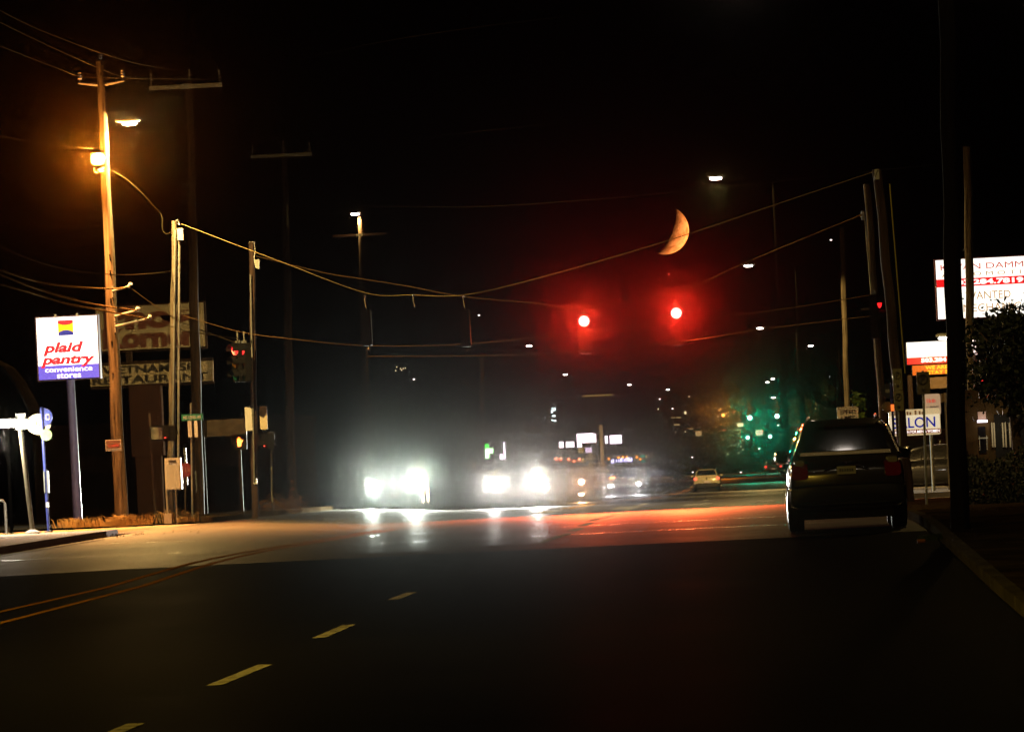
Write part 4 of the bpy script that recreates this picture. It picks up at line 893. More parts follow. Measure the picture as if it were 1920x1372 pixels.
# speed limit sign
Y = 150; p = px(1592, 905, Y); rt = thing('speed_limit_sign', 'pinkish speed limit sign showing over the roof of the parked car', 'speed limit sign', (p.x, Y, gz(p.x, Y) + .13)); o = Vector(rt.location); q = px(1590, 785, Y) - o
b = MB(); b.rrect(q.x - .3, q.x + .3, q.z - .4, q.z + .34, 0, .01, .03); b.build('plate', WHITE, rt)
text('SPEED', rt, q.x, q.z + .20, .44, .12, INK, -.01, 0, .01); text('LIMIT', rt, q.x, q.z + .02, .38, .12, INK, -.01, 0, .01); text('30', rt, q.x, q.z - .2, .3, .2, INK, -.01, 0, .02)
b = MB(); b.box(q.x - .27, q.x + .27, -.006, -.002, q.z - .37, q.z - .36); b.box(q.x - .27, q.x + .27, -.006, -.002, q.z + .30, q.z + .31); b.build('border', INK, rt)
b = MB(); b.tube([(0, .04, -.1), (q.x, .04, q.z + .3)], .03, 8); b.build('post', GALV, rt, True)
# parking / no parking signs
def pplate(rt, x, y, w_, h_, Y, o, m, kind='P', dy=0):
    q = px(x, y, Y) - o; s_ = S(Y); W2, H2 = w_ * s_ / 2, h_ * s_ / 2
    b = MB(); b.rrect(q.x - W2, q.x + W2, q.z - H2, q.z + H2, dy - .02, .012, .015); b.build('plate', m, rt)
    if kind == 'P':
        text('P', rt, q.x, q.z + H2 * .35, W2 * .7, H2 * .7, INK, dy - .03, 0, .01)
        b = MB(); n_ = 24
        pts = [(q.x + W2 * .72 * math.cos(6.283 * k / n_), dy - .028, q.z + H2 * .35 + W2 * .72 * math.sin(6.283 * k / n_)) for k in range(n_ + 1)]; b.tube(pts, W2 * .07, 5); b.build('ring', INK, rt)
        b = MB(); b.box(q.x - W2 * .3, q.x + W2 * .3, dy - .028, dy - .022, q.z - H2 * .75, q.z - H2 * .52); b.build('symbol', INK, rt)
    return q
OLIVE = mat('dim olive sign', (.20, .19, .09), .6, noise=.2, nscale=10)
p = px(1690, 905, 112); rt = thing('parking_sign', 'two stacked dim olive parking plates with ringed letters on one post', 'parking sign', (p.x, 112, gz(p.x, 112) + .13), group='parking signs'); o = Vector(rt.location)
pplate(rt, 1683, 711, 17, 40, 112, o, OLIVE); q = pplate(rt, 1685, 751, 18, 38, 112, o, OLIVE)
b = MB(); b.tube([(0, .02, -.1), ((px(1682, 692, 112) - o).x, .02, (px(1682, 692, 112) - o).z)], .02, 8); b.build('post', STEEL, rt, True)
p = px(1738, 948, 108); rt = thing('parking_sign', 'single dark parking plate with a notched top in front of the orange display', 'parking sign', (p.x, 108, gz(p.x, 108) + .13), group='parking signs'); o = Vector(rt.location)
pplate(rt, 1731, 718, 24, 42, 108, o, mat('dim brown sign', (.10, .085, .045), .6, noise=.2, nscale=10)); tq = px(1730, 695, 108) - o
b = MB(); b.tube([(0, .02, -.1), (tq.x, .02, tq.z)], .025, 8); b.build('post', STEEL, rt, True)
p = px(1660, 905, 140); rt = thing('parking_sign', 'white no parking plate left of the dark round bus sign', 'parking sign', (p.x, 140, gz(p.x, 140) + .13), group='parking signs'); o = Vector(rt.location)
pplate(rt, 1653, 748, 13, 34, 140, o, WHITE); tq = px(1654, 732, 140) - o
b = MB(); b.tube([(0, .02, -.1), (tq.x, .02, tq.z)], .02, 8); b.build('post', STEEL, rt, True)
p = px(1680, 905, 122); rt = thing('bus_stop_sign', 'dark round bus sign with a small orange reflector, right of the road', 'bus stop sign', (p.x, 122, gz(p.x, 122) + .13)); o = Vector(rt.location)
tq = px(1671, 718, 122) - o; b = MB(); b.tube([(0, 0, -.1), (tq.x, 0, tq.z)], .03, 8); b.build('pole', BLUEP, rt, True)
q = px(1664, 733, 122) - o; b = MB(); b.disc((q.x, .03, q.z), .17, .012, 26); b.build('blue_disc', mat('navy sign', (.012, .015, .05), .5), rt)
b = MB(); b.rrect(q.x - .05, q.x + .05, q.z - .04, q.z + .04, .018, .006, .01); b.build('bus_symbol', STEEL, rt)
q = px(1664, 763, 122) - o; b = MB(); b.disc((q.x, .03, q.z), .13, .012, 22); b.build('lower_disc', OLIVE, rt)
q = px(1673, 763, 122) - o; b = MB(); b.box(q.x - .035, q.x + .04, -.06, -.03, q.z - .09, q.z + .06); b.build('reflector', em('orange glow strip', (1, .16, .02), 1.3), rt)  # the reflector's glow is emission in its material
# slim lit sign edge behind tree
Y = 150; p = px(1829, 900, Y); rt = thing('edge_on_sign', 'narrow glowing pink white sign seen edge-on among the leaves', 'sign', (p.x, Y, gz(p.x, Y))); o = Vector(rt.location); q = px(1829, 651, Y) - o
b = MB(); b.rrect(q.x - .065, q.x + .065, q.z - .2, q.z + .12, 0, .8, .03); b.ball((q.x - .01, .1, q.z + .18), .065, 10, 6); b.build('face', em('pink white panel', (1, .72, .66), 1.8), rt)
b = MB(); b.tube([(0, .4, 0), (q.x, .4, q.z - .2)], .05, 8); b.build('post', WOODD, rt, True)

# ------------------------------------------------------------------ buildings
BW = mat('dark painted wall', (.012, .010, .007), .95, spec=0, noise=.2, nscale=.8, bump=.3); BW2 = mat('brick wall dark', (.03, .017, .01), .95, spec=0, noise=.3, nscale=2, bump=.4)
def building(label, x0, x1, yt, Y, depth=14, wins=(), m=BW, roofm=None, cat='building', name='shop_building', plain=(), extra=None, ybase=None):
    a = px(x0, yt, Y); c = px(x1, yt, Y); z0 = min(gz(a.x, Y), gz(c.x, Y)) - .3; zt = (a.z + c.z) / 2; cx = (a.x + c.x) / 2
    rt = thing(name, label, cat, (cx, Y, z0), group='buildings along the avenue'); hw = abs(c.x - a.x) / 2; H = zt - z0; o = Vector((cx, Y, z0))
    b = MB(); b.box(-hw, hw, 0, depth, 0, H); b.build('walls', m, rt)
    b = MB(); b.box(-hw - .12, hw + .12, -.12, .1, H, H + .25); b.box(-hw - .12, -hw + .1, .1, depth, H, H + .25); b.box(hw - .1, hw + .12, .1, depth, H, H + .25); b.build('parapet', roofm or m, rt)
    for (wx0, wy0, wx1, wy1, wm) in wins:
        p = px(wx0, wy0, Y) - o; q = px(wx1, wy1, Y) - o; xa_, xb_ = min(p.x, q.x), max(p.x, q.x); za_, zb_ = min(p.z, q.z), max(p.z, q.z)
        b = MB(); b.box(xa_, xb_, -.03, -.01, za_, zb_); wn = b.build('window', wm, rt)
        if (xb_ - xa_) > .5:
            b = MB(); t_ = .05; b.box(xa_ - t_, xb_ + t_, -.06, -.031, zb_, zb_ + t_); b.box(xa_ - t_, xb_ + t_, -.06, -.031, za_ - t_, za_); b.box(xa_ - t_, xa_, -.06, -.031, za_, zb_); b.box(xb_, xb_ + t_, -.06, -.031, za_, zb_); b.build('frame', BLACKM, wn)
    b = MB(); b.box(-.5, .5, -.04, -.012, .3, 2.4); b.build('door', BLACKM, rt)
    return rt, o
EW2 = em('dim warm window', (1, .62, .25), .22); EPK = em('pink white sign glow', (1, .78, .95), 2.2); EBL = em('blue panel', (.25, .25, 1), .5)
building('restaurant building standing dark behind the two board cream sign', 60, 520, 800, 215, 18, ((250, 845, 262, 850, EW2),), BW2)
building('low shop front behind the first oncoming cars', 560, 840, 812, 285, 20, (), BW)
building('dark shop block behind the green cross sign', 850, 1000, 800, 340, 20, ((886, 860, 890, 880, EW2), (881, 862, 884, 880, EW2)), BW2)
building('shop row under the script letter sign', 1035, 1130, 838, 400, 20, ((1045, 848, 1049, 870, EW2), (1092, 850, 1098, 862, EW2)), BW)
tw, to = building('distant tower with a few brilliant white windows near its top', 1024, 1050, 752, 470, 10, ((1034, 764, 1042, 770, E_WINW), (1033, 770, 1037, 774, E_WINW), (1035, 778, 1042, 781, E_WINW), (1034, 786, 1037, 789, E_WINW), (1038, 787, 1043, 790, E_WINW), (1021.5, 782, 1023, 784, E_WINW), (1007, 782, 1008.5, 784, E_WIN)), BW, name='tower')
building('wide far office block with dim lit strips right of the bus', 1232, 1350, 748, 640, 20, ((1268, 781.5, 1277, 783.5, EW2), (1258, 782, 1266, 783.5, EW2), (1283, 771, 1287, 776, E_WIN), (1262, 795, 1275, 797, EW2), (1292, 803, 1300, 804.5, EW2), (1304, 808, 1316, 817, EW2), (1240, 789, 1250, 791, EW2), (1291, 742.5, 1293.5, 745, E_WIN), (1233, 765, 1235, 768, E_WIN), (1345, 779, 1347, 782, E_WIN), (1266, 809, 1267.5, 811, E_WIN), (1284, 808, 1285.5, 810, E_WIN)), BW)
wl = [(1384 + (k % 3) * 4, 812 + 6 * k, 1386 + (k % 3) * 4, 814 + 6 * k, E_WIN) for k in range(9)] + [(1376, 805, 1390, 806.5, EW2), (1366, 805, 1370, 806.5, EW2), (1382, 793, 1394, 799, E_WIN), (1370, 834, 1372, 835.5, E_WIN), (1376, 834, 1377.5, 835.5, E_WIN)]
building('far block with a column of small yellow windows left of the lower green signals', 1362, 1402, 772, 640, 20, wl, BW)
building('narrow far building with a warm lit front left of the far car', 1358, 1380, 846, 690, 12, ((1363, 850, 1366, 852, E_WIN), (1368, 850, 1371, 852, E_WIN), (1363, 856, 1366, 884, EW2), (1367, 861, 1371, 884, EW2), (1367, 862, 1369, 866, E_WIN)), BW2)  # tall glowing panes stand in for lamplight on the front
building('far building with a row of small red lights under the amber signal', 1310, 1362, 800, 720, 12, tuple((1337 + 4 * k, 805, 1339.5 + 4 * k, 807.5, E_TAIL) for k in range(6)) + ((1337, 800.5, 1342, 803, E_TAIL),), BW)
building('hilltop houses with a scatter of orange lights above the glare', 735, 775, 684, 560, 10, tuple((x, y, x + 2, y + 2, E_WIN) for x, y in ((743, 687), (750, 690), (755, 690), (759, 689), (752, 693), (741, 694), (776, 710))), BW, name='house')
building('dark garage building with a pale arched door behind the salon sign', 1668, 1782, 822, 172, 12, ((1742, 834, 1760, 842, mat('pale sign board', (.3, .27, .2), .6, noise=.4, nscale=8)), (1720, 845, 1735, 900, mat('dark window', (.01, .01, .01), .1))), BW2)
bw_, bo = building('right edge building with a lit strip lamp and pale columns', 1806, 1990, 745, 138, 14, ((1833, 772, 1849, 788, mat('beige blind', (.4, .28, .2), .7, emit=(1, .55, .35), es=.12)), (1834, 800, 1850, 850, mat('dark shop window', (.01, .01, .012), .1))), mat('tan wall', (.07, .045, .018), .95, spec=0, noise=.25, nscale=2))
q0 = px(1832, 790, 138) - bo; q1 = px(1851, 790, 138) - bo
b = MB(); b.box(q0.x, q1.x, -.2, -.1, q0.z - .03, q0.z + .03); b.build('strip_lamp', em('violet white tube', (1, .85, 1), 3), bw_)
b = MB()
for xx in (1859, 1863, 1879, 1884, 1892, 1900):
    a = px(xx, 792, 138) - bo; c = px(xx, 838, 138) - bo; b.box(a.x - .018, a.x + .018, -.16, -.06, c.z, a.z)
    
b.build('columns', mat('pale column', (.42, .38, .26), .6), bw_)
lamp('strip_light', 'POINT', ((q0.x + q1.x) / 2 + .4, -.9, q0.z - .2), 70, (1, .8, .5), bw_, .2)
b = MB(); a = px(1842, 822, 138) - bo; b.box(a.x - .11, a.x + .13, -.3, -.26, a.z, a.z + .03); b.tube([(a.x - .09, -.28, a.z + .08), (a.x - .09, -.28, a.z - .3)], .012, 6); b.tube([(a.x + .1, -.28, a.z + .08), (a.x + .1, -.28, a.z - .3)], .012, 6); b.build('railing', GALV, bw_)
for x_, y_, lb in ((1840, 712, 'red beacon glowing through the dark tree'), (1908, 724, 'smallest red beacon near the right edge')):
    rt = thing('beacon', lb, 'beacon', px(x_, y_, 125), group='red beacons'); b = MB(); b.ball((0, 0, 0), .05 if x_ < 1900 else .02, 10, 6, (1.2, 1, .7)); b.build('bulb', E_TAIL, rt); b = MB(); b.tube([(0, .08, .0), (0, .08, -.3)], .015, 6); b.build('rod', BLACKM, rt)
rt = thing('wall_lamp', 'small pinkish lamp beside the dark garage building', 'lamp', px(1761, 844, 171)); b = MB(); b.ball((0, 0, 0), .055, 10, 6); b.build('bulb', em('pink bulb', (1, .7, .8), 3), rt); b = MB(); b.tube([(0, .06, .06), (.06, .3, .3)], .02, 6); b.build('bracket', STEEL, rt)

# centre lit signs
def boxsign(label, x0, y0, x1, y1, Y, m, rim=.04, t=.25, words=None, wm=None, name='lit_sign', post=True):
    a = px(x0, y0, Y); c = px(x1, y1, Y); cx = (a.x + c.x) / 2; z0 = gz(cx, Y); rt = thing(name, label, 'sign', (cx, Y, z0), group='lit shop signs'); hw = abs(c.x - a.x) / 2; za_, zb_ = min(a.z, c.z) - z0, max(a.z, c.z) - z0
    b = MB(); b.box(-hw - rim, hw + rim, 0, t, za_ - rim, zb_ + rim); b.build('cabinet', BLACKM, rt)
    b = MB(); b.box(-hw, hw, -.03, -.002, za_, zb_); b.build('face', m, rt)
    if post: b = MB(); b.tube([(0, t / 2, 0), (0, t / 2, za_)], .09, 8); b.build('post', WOODD, rt)
    if words: strokes(words, rt, 0, (za_ + zb_) / 2 - .12, hw * 1.7, (zb_ - za_) * .35, wm, -.05, .3)
    return rt
boxsign('wide white shop sign with a line of small pinkish lettering', 1081, 813, 1118, 829, 380, EPK, words='xxxxxxxx', wm=mat('pink letters', (.5, .1, .2), .5, emit=(.8, .35, .45), es=.9))
boxsign('white box sign left of the script sign', 1061, 828, 1077, 838, 378, EPK); boxsign('narrow white box sign at the left end of the sign row', 1048, 828, 1057, 839, 376, EPK)
boxsign('small white box sign hanging under the script sign', 1082, 829.5, 1091, 838, 374, EPK); boxsign('white square sign above the front of the bus', 1143, 816, 1166, 831, 385, EPK)
boxsign('thin white sign between the lit pipe post and the square sign', 1134, 817, 1140, 831, 383, EPK); boxsign('violet blue panel under the script sign', 1097, 839, 1110, 849, 372, EBL, post=False)
boxsign('grey board beside the violet panel', 1084, 840, 1095, 850, 372, mat('grey board', (.25, .24, .2), .6), post=False)
boxsign('tall thin violet white sign right of the green cross', 943.5, 829, 948, 860, 300, EPK, words=None)
boxsign('small pinkish sign fixed low on the tall thin sign', 937, 851, 943, 861, 299, EPK, post=False)
boxsign('pair of upright white bars above the second pair of headlights', 1005.5, 852, 1011, 875, 290, em('grey white bar', (.8, .85, 1), .5))
# pharmacy cross
Y = 300; o = px(913, 846, Y); z0 = gz(o.x, Y); rt = thing('green_cross_sign', 'glowing green and white cross shaped sign', 'sign', (o.x, Y, z0)); H = o.z - z0; s_ = S(Y)
b = MB(); b.box(-4 * s_, 4 * s_, 0, .2, H - 13.5 * s_, H + 14 * s_); b.box(4 * s_, 12 * s_, 0, .2, H - 4.5 * s_, H + 6 * s_); b.build('cross', em('green rim', (.05, 1, .05), .9), rt)
b = MB(); b.box(-3 * s_, 3 * s_, -.03, -.002, H - 12.5 * s_, H + 5 * s_); b.box(3.001 * s_, 10.5 * s_, -.03, -.002, H - 3.5 * s_, H + 4.8 * s_); b.build('face', em('pale green white', (.85, 1, .7), 2), rt)
b = MB(); b.tube([(0, .1, 0), (0, .1, H - 13.5 * s_)], .08, 8); b.build('post', WOODD, rt)
# pipe post, its lit look put in as a faint glow
p = px(1131, 905, 360); rt = thing('lit_post', 'stout pale post glowing beside the script letter sign', 'post', (p.x, 360, gz(p.x, 360))); o = Vector(rt.location); q = px(1127, 796, 360) - o
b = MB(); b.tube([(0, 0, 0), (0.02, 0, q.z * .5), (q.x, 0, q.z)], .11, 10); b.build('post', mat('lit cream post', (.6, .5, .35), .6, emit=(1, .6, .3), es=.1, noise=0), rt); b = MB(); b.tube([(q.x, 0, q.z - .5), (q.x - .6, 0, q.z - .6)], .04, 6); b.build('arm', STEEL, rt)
for k, (x_, y_, lb) in enumerate(((1298, 857, 'tiny lamp above the left lane car'), (1299, 885, 'tiny pink lamp at the far kerb'), (1138, 844, 'tiny pink lamp beside the lit pale post'), (1423.5, 841, 'tiny lamp under the lower right green signal'), (1459, 797, 'tiny lamp beside the upper right green signal'), (1261, 766, 'tiny pink lamp on the dark hillside'), (1237, 748, 'tiny lamp on the far crossarm pole'), (1467, 854, 'tiny white lamp above the far car'), (1389, 885, 'tiny lamp on the far kerb left of the far car'), (898, 591, 'tiny reddish glint high above the green cross'), (1558, 450, 'tiny glint left of the brown wooden pole top'), (776, 711, 'tiny lamp on the hillside above the glare'), (1341, 883, 'tiny lamp at the crest of the road'))):
    Yk = 500 if y_ > 740 else 400; rt = thing('distant_lamp', lb, 'lamp', px(x_, y_, Yk), group='tiny distant lamps'); b = MB(); b.ball((0, 0, 0), .075, 8, 5, (1.2, 1, .7)); b.build('bulb', em('tiny bulb', (1, .8, .75), 2.5) if k == 0 else bpy.data.materials['tiny bulb'], rt)
    b = MB(); zz = rt.location.z - gz(rt.location.x, Yk); b.tube([(0, .1, 0), (0, .1, -zz)], .03, 5); b.build('post', WOODD, rt)
# small white sign between lower greens
Y = 424; rt = thing('lane_sign', 'small pale rectangular sign hanging between the four green signals', 'sign', px(1423.5, 811, Y)); s_ = S(Y)
b = MB(); b.rrect(-6.5 * s_, 6.5 * s_, -4.8 * s_, 4.8 * s_, 0, .02, .03); b.build('plate', mat('lit pale plate', (.7, .62, .55), .5, emit=(1, .7, .6), es=.5), rt)  # lit look is emission put into the plate
strokes('xxxxxx', rt, 0, 1.5 * s_, 8 * s_, 2.2 * s_, mat('rust ink', (.4, .1, .05), .6), -.02); strokes('xxxxx', rt, 0, -1.5 * s_, 7 * s_, 2.2 * s_, bpy.data.materials['rust ink'], -.02)
for xx in (-.15, .15):
    b = MB(); b.tube([(xx, .03, .2), (xx, .03, 1.3)], .015, 6); b.build('hanger', GALV, rt)
P, Q = px(1375, 757, 424), px(1520, 750, 424)
b = MB(); b.tube([P, (P + Q) / 2 - Vector((0, 0, .1)), Q], .015, 6); tag(b.build('overhead_wire', WIRE), 'span wire that holds the upper green signals', 'wire', 'overhead wires')

# ------------------------------------------------------------------ vehicles
def wheel(parent, x, y, r=.34, w_=.22):
    b = MB(); s = 1 if x > 0 else -1
    i0 = 20
    b.tube([(x - w_ / 2, y, r), (x - w_ / 2 + .03, y, r), (x + w_ / 2 - .03, y, r), (x + w_ / 2, y, r)], [r * .93, r, r, r * .93], 24)
    wh = b.build('wheel', TYRE, parent, True)
    b = MB(); b.tube([(x + s * w_ / 2, y, r), (x + s * (w_ / 2 + .012), y, r)], r * .6, 18); b.build('rim', RIM, wh)
def vehicle(label, name, cat, loc_, rz, body, cabin, m, L, hw, wr=.34, tail=None, head=None, group='moving vehicles', rear_glass=None, plate=None, roofrack=False, tl=None, hl=None, bumper=True, hlm=None, sideglass=True, cab_e=5):
    rt = thing(name, label, cat, loc_, rz, group)
    b = MB(); b.loft(body, 28, 6); b.build('body', m, rt, True)
    b = MB(); b.loft(cabin, 24, cab_e); b.build('cabin', m, rt, True)
    for y in (-L / 2 + .85, L / 2 - .9):
        for x in (-hw + .12, hw - .12): wheel(rt, x, y, wr)
    return rt
def panel(rt, name, m, pts, t=.012):
    b = MB(); P_ = [Vector(p) for p in pts]; n_ = (P_[1] - P_[0]).cross(P_[2] - P_[0]).normalized() * t
    i = len(b.v); k = len(P_); b.v += P_ + [p + n_ for p in P_]; b.f.append(tuple(range(k))); b.f.append(tuple(range(k, 2 * k))[::-1])
    for j in range(k): b.f.append((j, (j + 1) % k, k + (j + 1) % k, k + j))
    return b.build(name, m, rt)
# --- parked SUV, seen from behind
SUVP = mat('dark metallic paint', (.05, .043, .03), .22, .3, coat=1)
sx, sy = 1.42, 88.3
suv = thing('parked_car', 'large dark sport utility vehicle parked at the right kerb, seen from behind', 'car', (sx + .02, sy, gz(sx, sy) + .0), 0, None)
b = MB(); b.loft([(-2.38, .42, .98, .84, .82), (-2.33, .36, 1.08, .92, .9), (-2.2, .33, 1.17, .955, .93), (-1.2, .32, 1.2, .965, .94), (.9, .32, 1.18, .965, .94), (1.3, .32, 1.14, .96, .92), (2.05, .34, 1.05, .93, .88), (2.35, .42, .9, .82, .75)], 32, 6); b.build('body', SUVP, suv, True)
b = MB(); b.loft([(-2.26, 1.02, 1.3, .88, .85), (-2.16, 1.05, 1.62, .89, .72), (-1.95, 1.05, 1.775, .89, .66), (-1.0, 1.05, 1.82, .89, .67), (.1, 1.05, 1.79, .89, .66), (.55, 1.05, 1.66, .88, .66), (1.2, 1.05, 1.16, .86, .8)], 28, 7); b.build('cabin', SUVP, suv, True)
for y in (-1.45, 1.45):
    for x in (-.84, .84): wheel(suv, x, y, .38, .25)
panel(suv, 'rear_window', GLASS, [(-.70, -2.245, 1.30), (.70, -2.245, 1.30), (.60, -2.13, 1.68), (-.60, -2.13, 1.68)][::-1], -.03)
panel(suv, 'beltline_trim', mat('lamplit trim', (.6, .5, .28), .3, .4), [(-.74, -2.275, 1.23), (.74, -2.275, 1.23), (.73, -2.262, 1.285), (-.73, -2.262, 1.285)][::-1], -.04)  # lamp reflection is put into the trim's yellow colour
for s in (-1, 1):
    b = MB(); b.loft([(-2.40, .86, 1.08, .13), (-2.30, .84, 1.13, .155), (-2.15, .86, 1.12, .14)], 14, 5); tl = b.build('tail_light', REDREF, suv, True, (s * .755, .0, 0))
    b = MB(); b.loft([(-2.405, 1.08, 1.17, .08), (-2.3, 1.07, 1.19, .1)], 12, 4); b.build('reversing_lens', mat('clear lens', (.4, .36, .25), .15, coat=.5), tl, True)
    b = MB(); b.box(s * .7 - .1, s * .7 + .1, -2.42, -2.39, .55, .58); b.build('reflector', REDREF, suv)
    panel(suv, 'side_window', GLASS, [(s * .905, -1.9, 1.24), (s * .905, .9, 1.24), (s * .74, .3, 1.66), (s * .74, -1.7, 1.66)] if s > 0 else [(s * .905, .9, 1.24), (s * .905, -1.9, 1.24), (s * .74, -1.7, 1.66), (s * .74, .3, 1.66)], .012)
    b = MB(); b.tube([(s * .56, -1.7, 1.83), (s * .56, -1.6, 1.87), (s * .56, .0, 1.87), (s * .56, .1, 1.82)], .018, 8); b.build('roof_rail', CHROME, suv, True)
    b = MB(); b.loft([(.62, 1.12, 1.28, .1), (.75, 1.1, 1.32, .13), (.85, 1.14, 1.28, .1)], 12, 4); b.build('side_mirror', SUVP, suv, True, (s * 1.02, 0, 0))
    b = MB(); b.tube([(s * .925, -2.2, 1.2), (s * .90, -1.98, 1.24), (s * .735, -1.78, 1.68), (s * .73, .3, 1.69)], .012, 6); b.build('window_glint_trim', CHROME, suv, True)  # chrome strip added to catch glints from signals and headlights
    b = MB(); b.tube([(s * .968, -1.9, .74), (s * .972, 0, .74), (s * .962, 1.7, .72)], .018, 6); b.build('side_moulding', CHROME, suv, True)
b = MB(); b.loft([(-2.47, .44, .74, .84), (-2.44, .42, .76, .92), (-2.25, .40, .78, .965)], 24, 6); b.build('rear_bumper', mat('black bumper plastic', (.012, .012, .012), .5), suv, True)
b = MB(); b.tube([(-.36, -2.40, 1.0), (-.22, -2.42, 1.05), (-.12, -2.43, 1.12), (.12, -2.43, 1.12), (.22, -2.42, 1.05), (.36, -2.40, 1.0)], .014, 8); b.build('chrome_trim', CHROME, suv, True)
b = MB(); b.box(-.155, .155, -2.435, -2.42, .92, 1.05); pl = b.build('number_plate', mat('dim plate', (.6, .58, .45), .5), suv)
b = MB(); [b.box(-.11 + k * .04, -.09 + k * .04, -2.439, -2.4355, .96, 1.01) for k in range(6)]; b.build('characters', INK, pl)
b = MB(); b.box(-.74, .74, -2.2, 2.2, .2, .42); b.build('underbody', BLACKM, suv)
b = MB(); b.tube([(0, -2.24, 1.33), (.28, -2.21, 1.42)], .012, 6); b.build('rear_wiper', BLACKM, suv)
b = MB(); b.loft([(-2.24, 1.69, 1.73, .5), (-1.98, 1.76, 1.81, .62)], 14, 4); b.build('spoiler', SUVP, suv, True)

# --- small hatchback / sedan going away
def small_car(label, xpx, Yc, m, lit, group='cars driving away'):
    q = px(xpx, 900, Yc); X = q.x; rt = thing('car', label, 'car', (X, Yc + 2.1, gz(X, Yc) + .0), 0, group)
    b = MB(); b.loft([(-2.1, .38, .86, .72), (-2.04, .3, .95, .82), (-1.85, .27, 1.0, .87), (0, .26, .98, .89), (1.4, .26, .92, .88), (1.95, .3, .78, .78), (2.08, .4, .66, .66)], 28, 5); b.build('body', m, rt, True)
    b = MB(); b.loft([(-1.98, .9, 1.02, .8, .7), (-1.65, .9, 1.38, .81, .58), (-1.1, .9, 1.46, .82, .58), (0, .9, 1.44, .82, .58), (.4, .9, 1.36, .8, .58), (1.1, .88, .97, .78, .7)], 26, 6); b.build('cabin', m, rt, True)
    for y in (-1.3, 1.3):
        for x in (-.78, .78): wheel(rt, x, y, .31, .2)
    panel(rt, 'rear_window', GLASS, [(-.62, -1.93, 1.06), (.62, -1.93, 1.06), (.52, -1.66, 1.36), (-.52, -1.66, 1.36)][::-1], -.03)
    for s in (-1, 1):
        b = MB(); b.loft([(-2.12, .76, .92, .1), (-2.0, .72, .95, .13), (-1.88, .75, .94, .1)], 12, 3); b.build('tail_light', lit, rt, True, (s * .71, 0, 0))
        b = MB(); b.loft([(.5, .95, 1.07, .07), (.6, .94, 1.09, .1)], 10, 4); b.build('side_mirror', m, rt, True, (s * .95, 0, 0))
    b = MB(); b.loft([(-2.19, .3, .5, .7), (-2.14, .26, .55, .8), (-1.9, .26, .56, .87)], 22, 5); b.build('rear_bumper', mat('bumper black', (.015, .015, .014), .6), rt, True)
    b = MB(); b.box(-.17, .17, -2.16, -2.13, .6, .7); b.build('number_plate', mat('plate cream', (.5, .42, .3), .5, emit=(1, .55, .3), es=.25), rt)  # faint glow is put into the number plate material
    b = MB(); b.disc((0, -2.13, .86), .045, .02, 16); b.build('badge', CHROME, rt)
    return rt
CARW = mat('pale car paint', (.8, .72, .5), .3, .1, coat=.8); CARD = mat('copper dark car paint', (.2, .09, .06), .3, .3, coat=.8)
small_car('pale compact car driving away in the left lane with red tail lamps', 1325, 338, CARW, E_TAIL)
small_car('dark far car with red tail lamps driving up to the green signals', 1451, 505, CARD, E_TAIL)

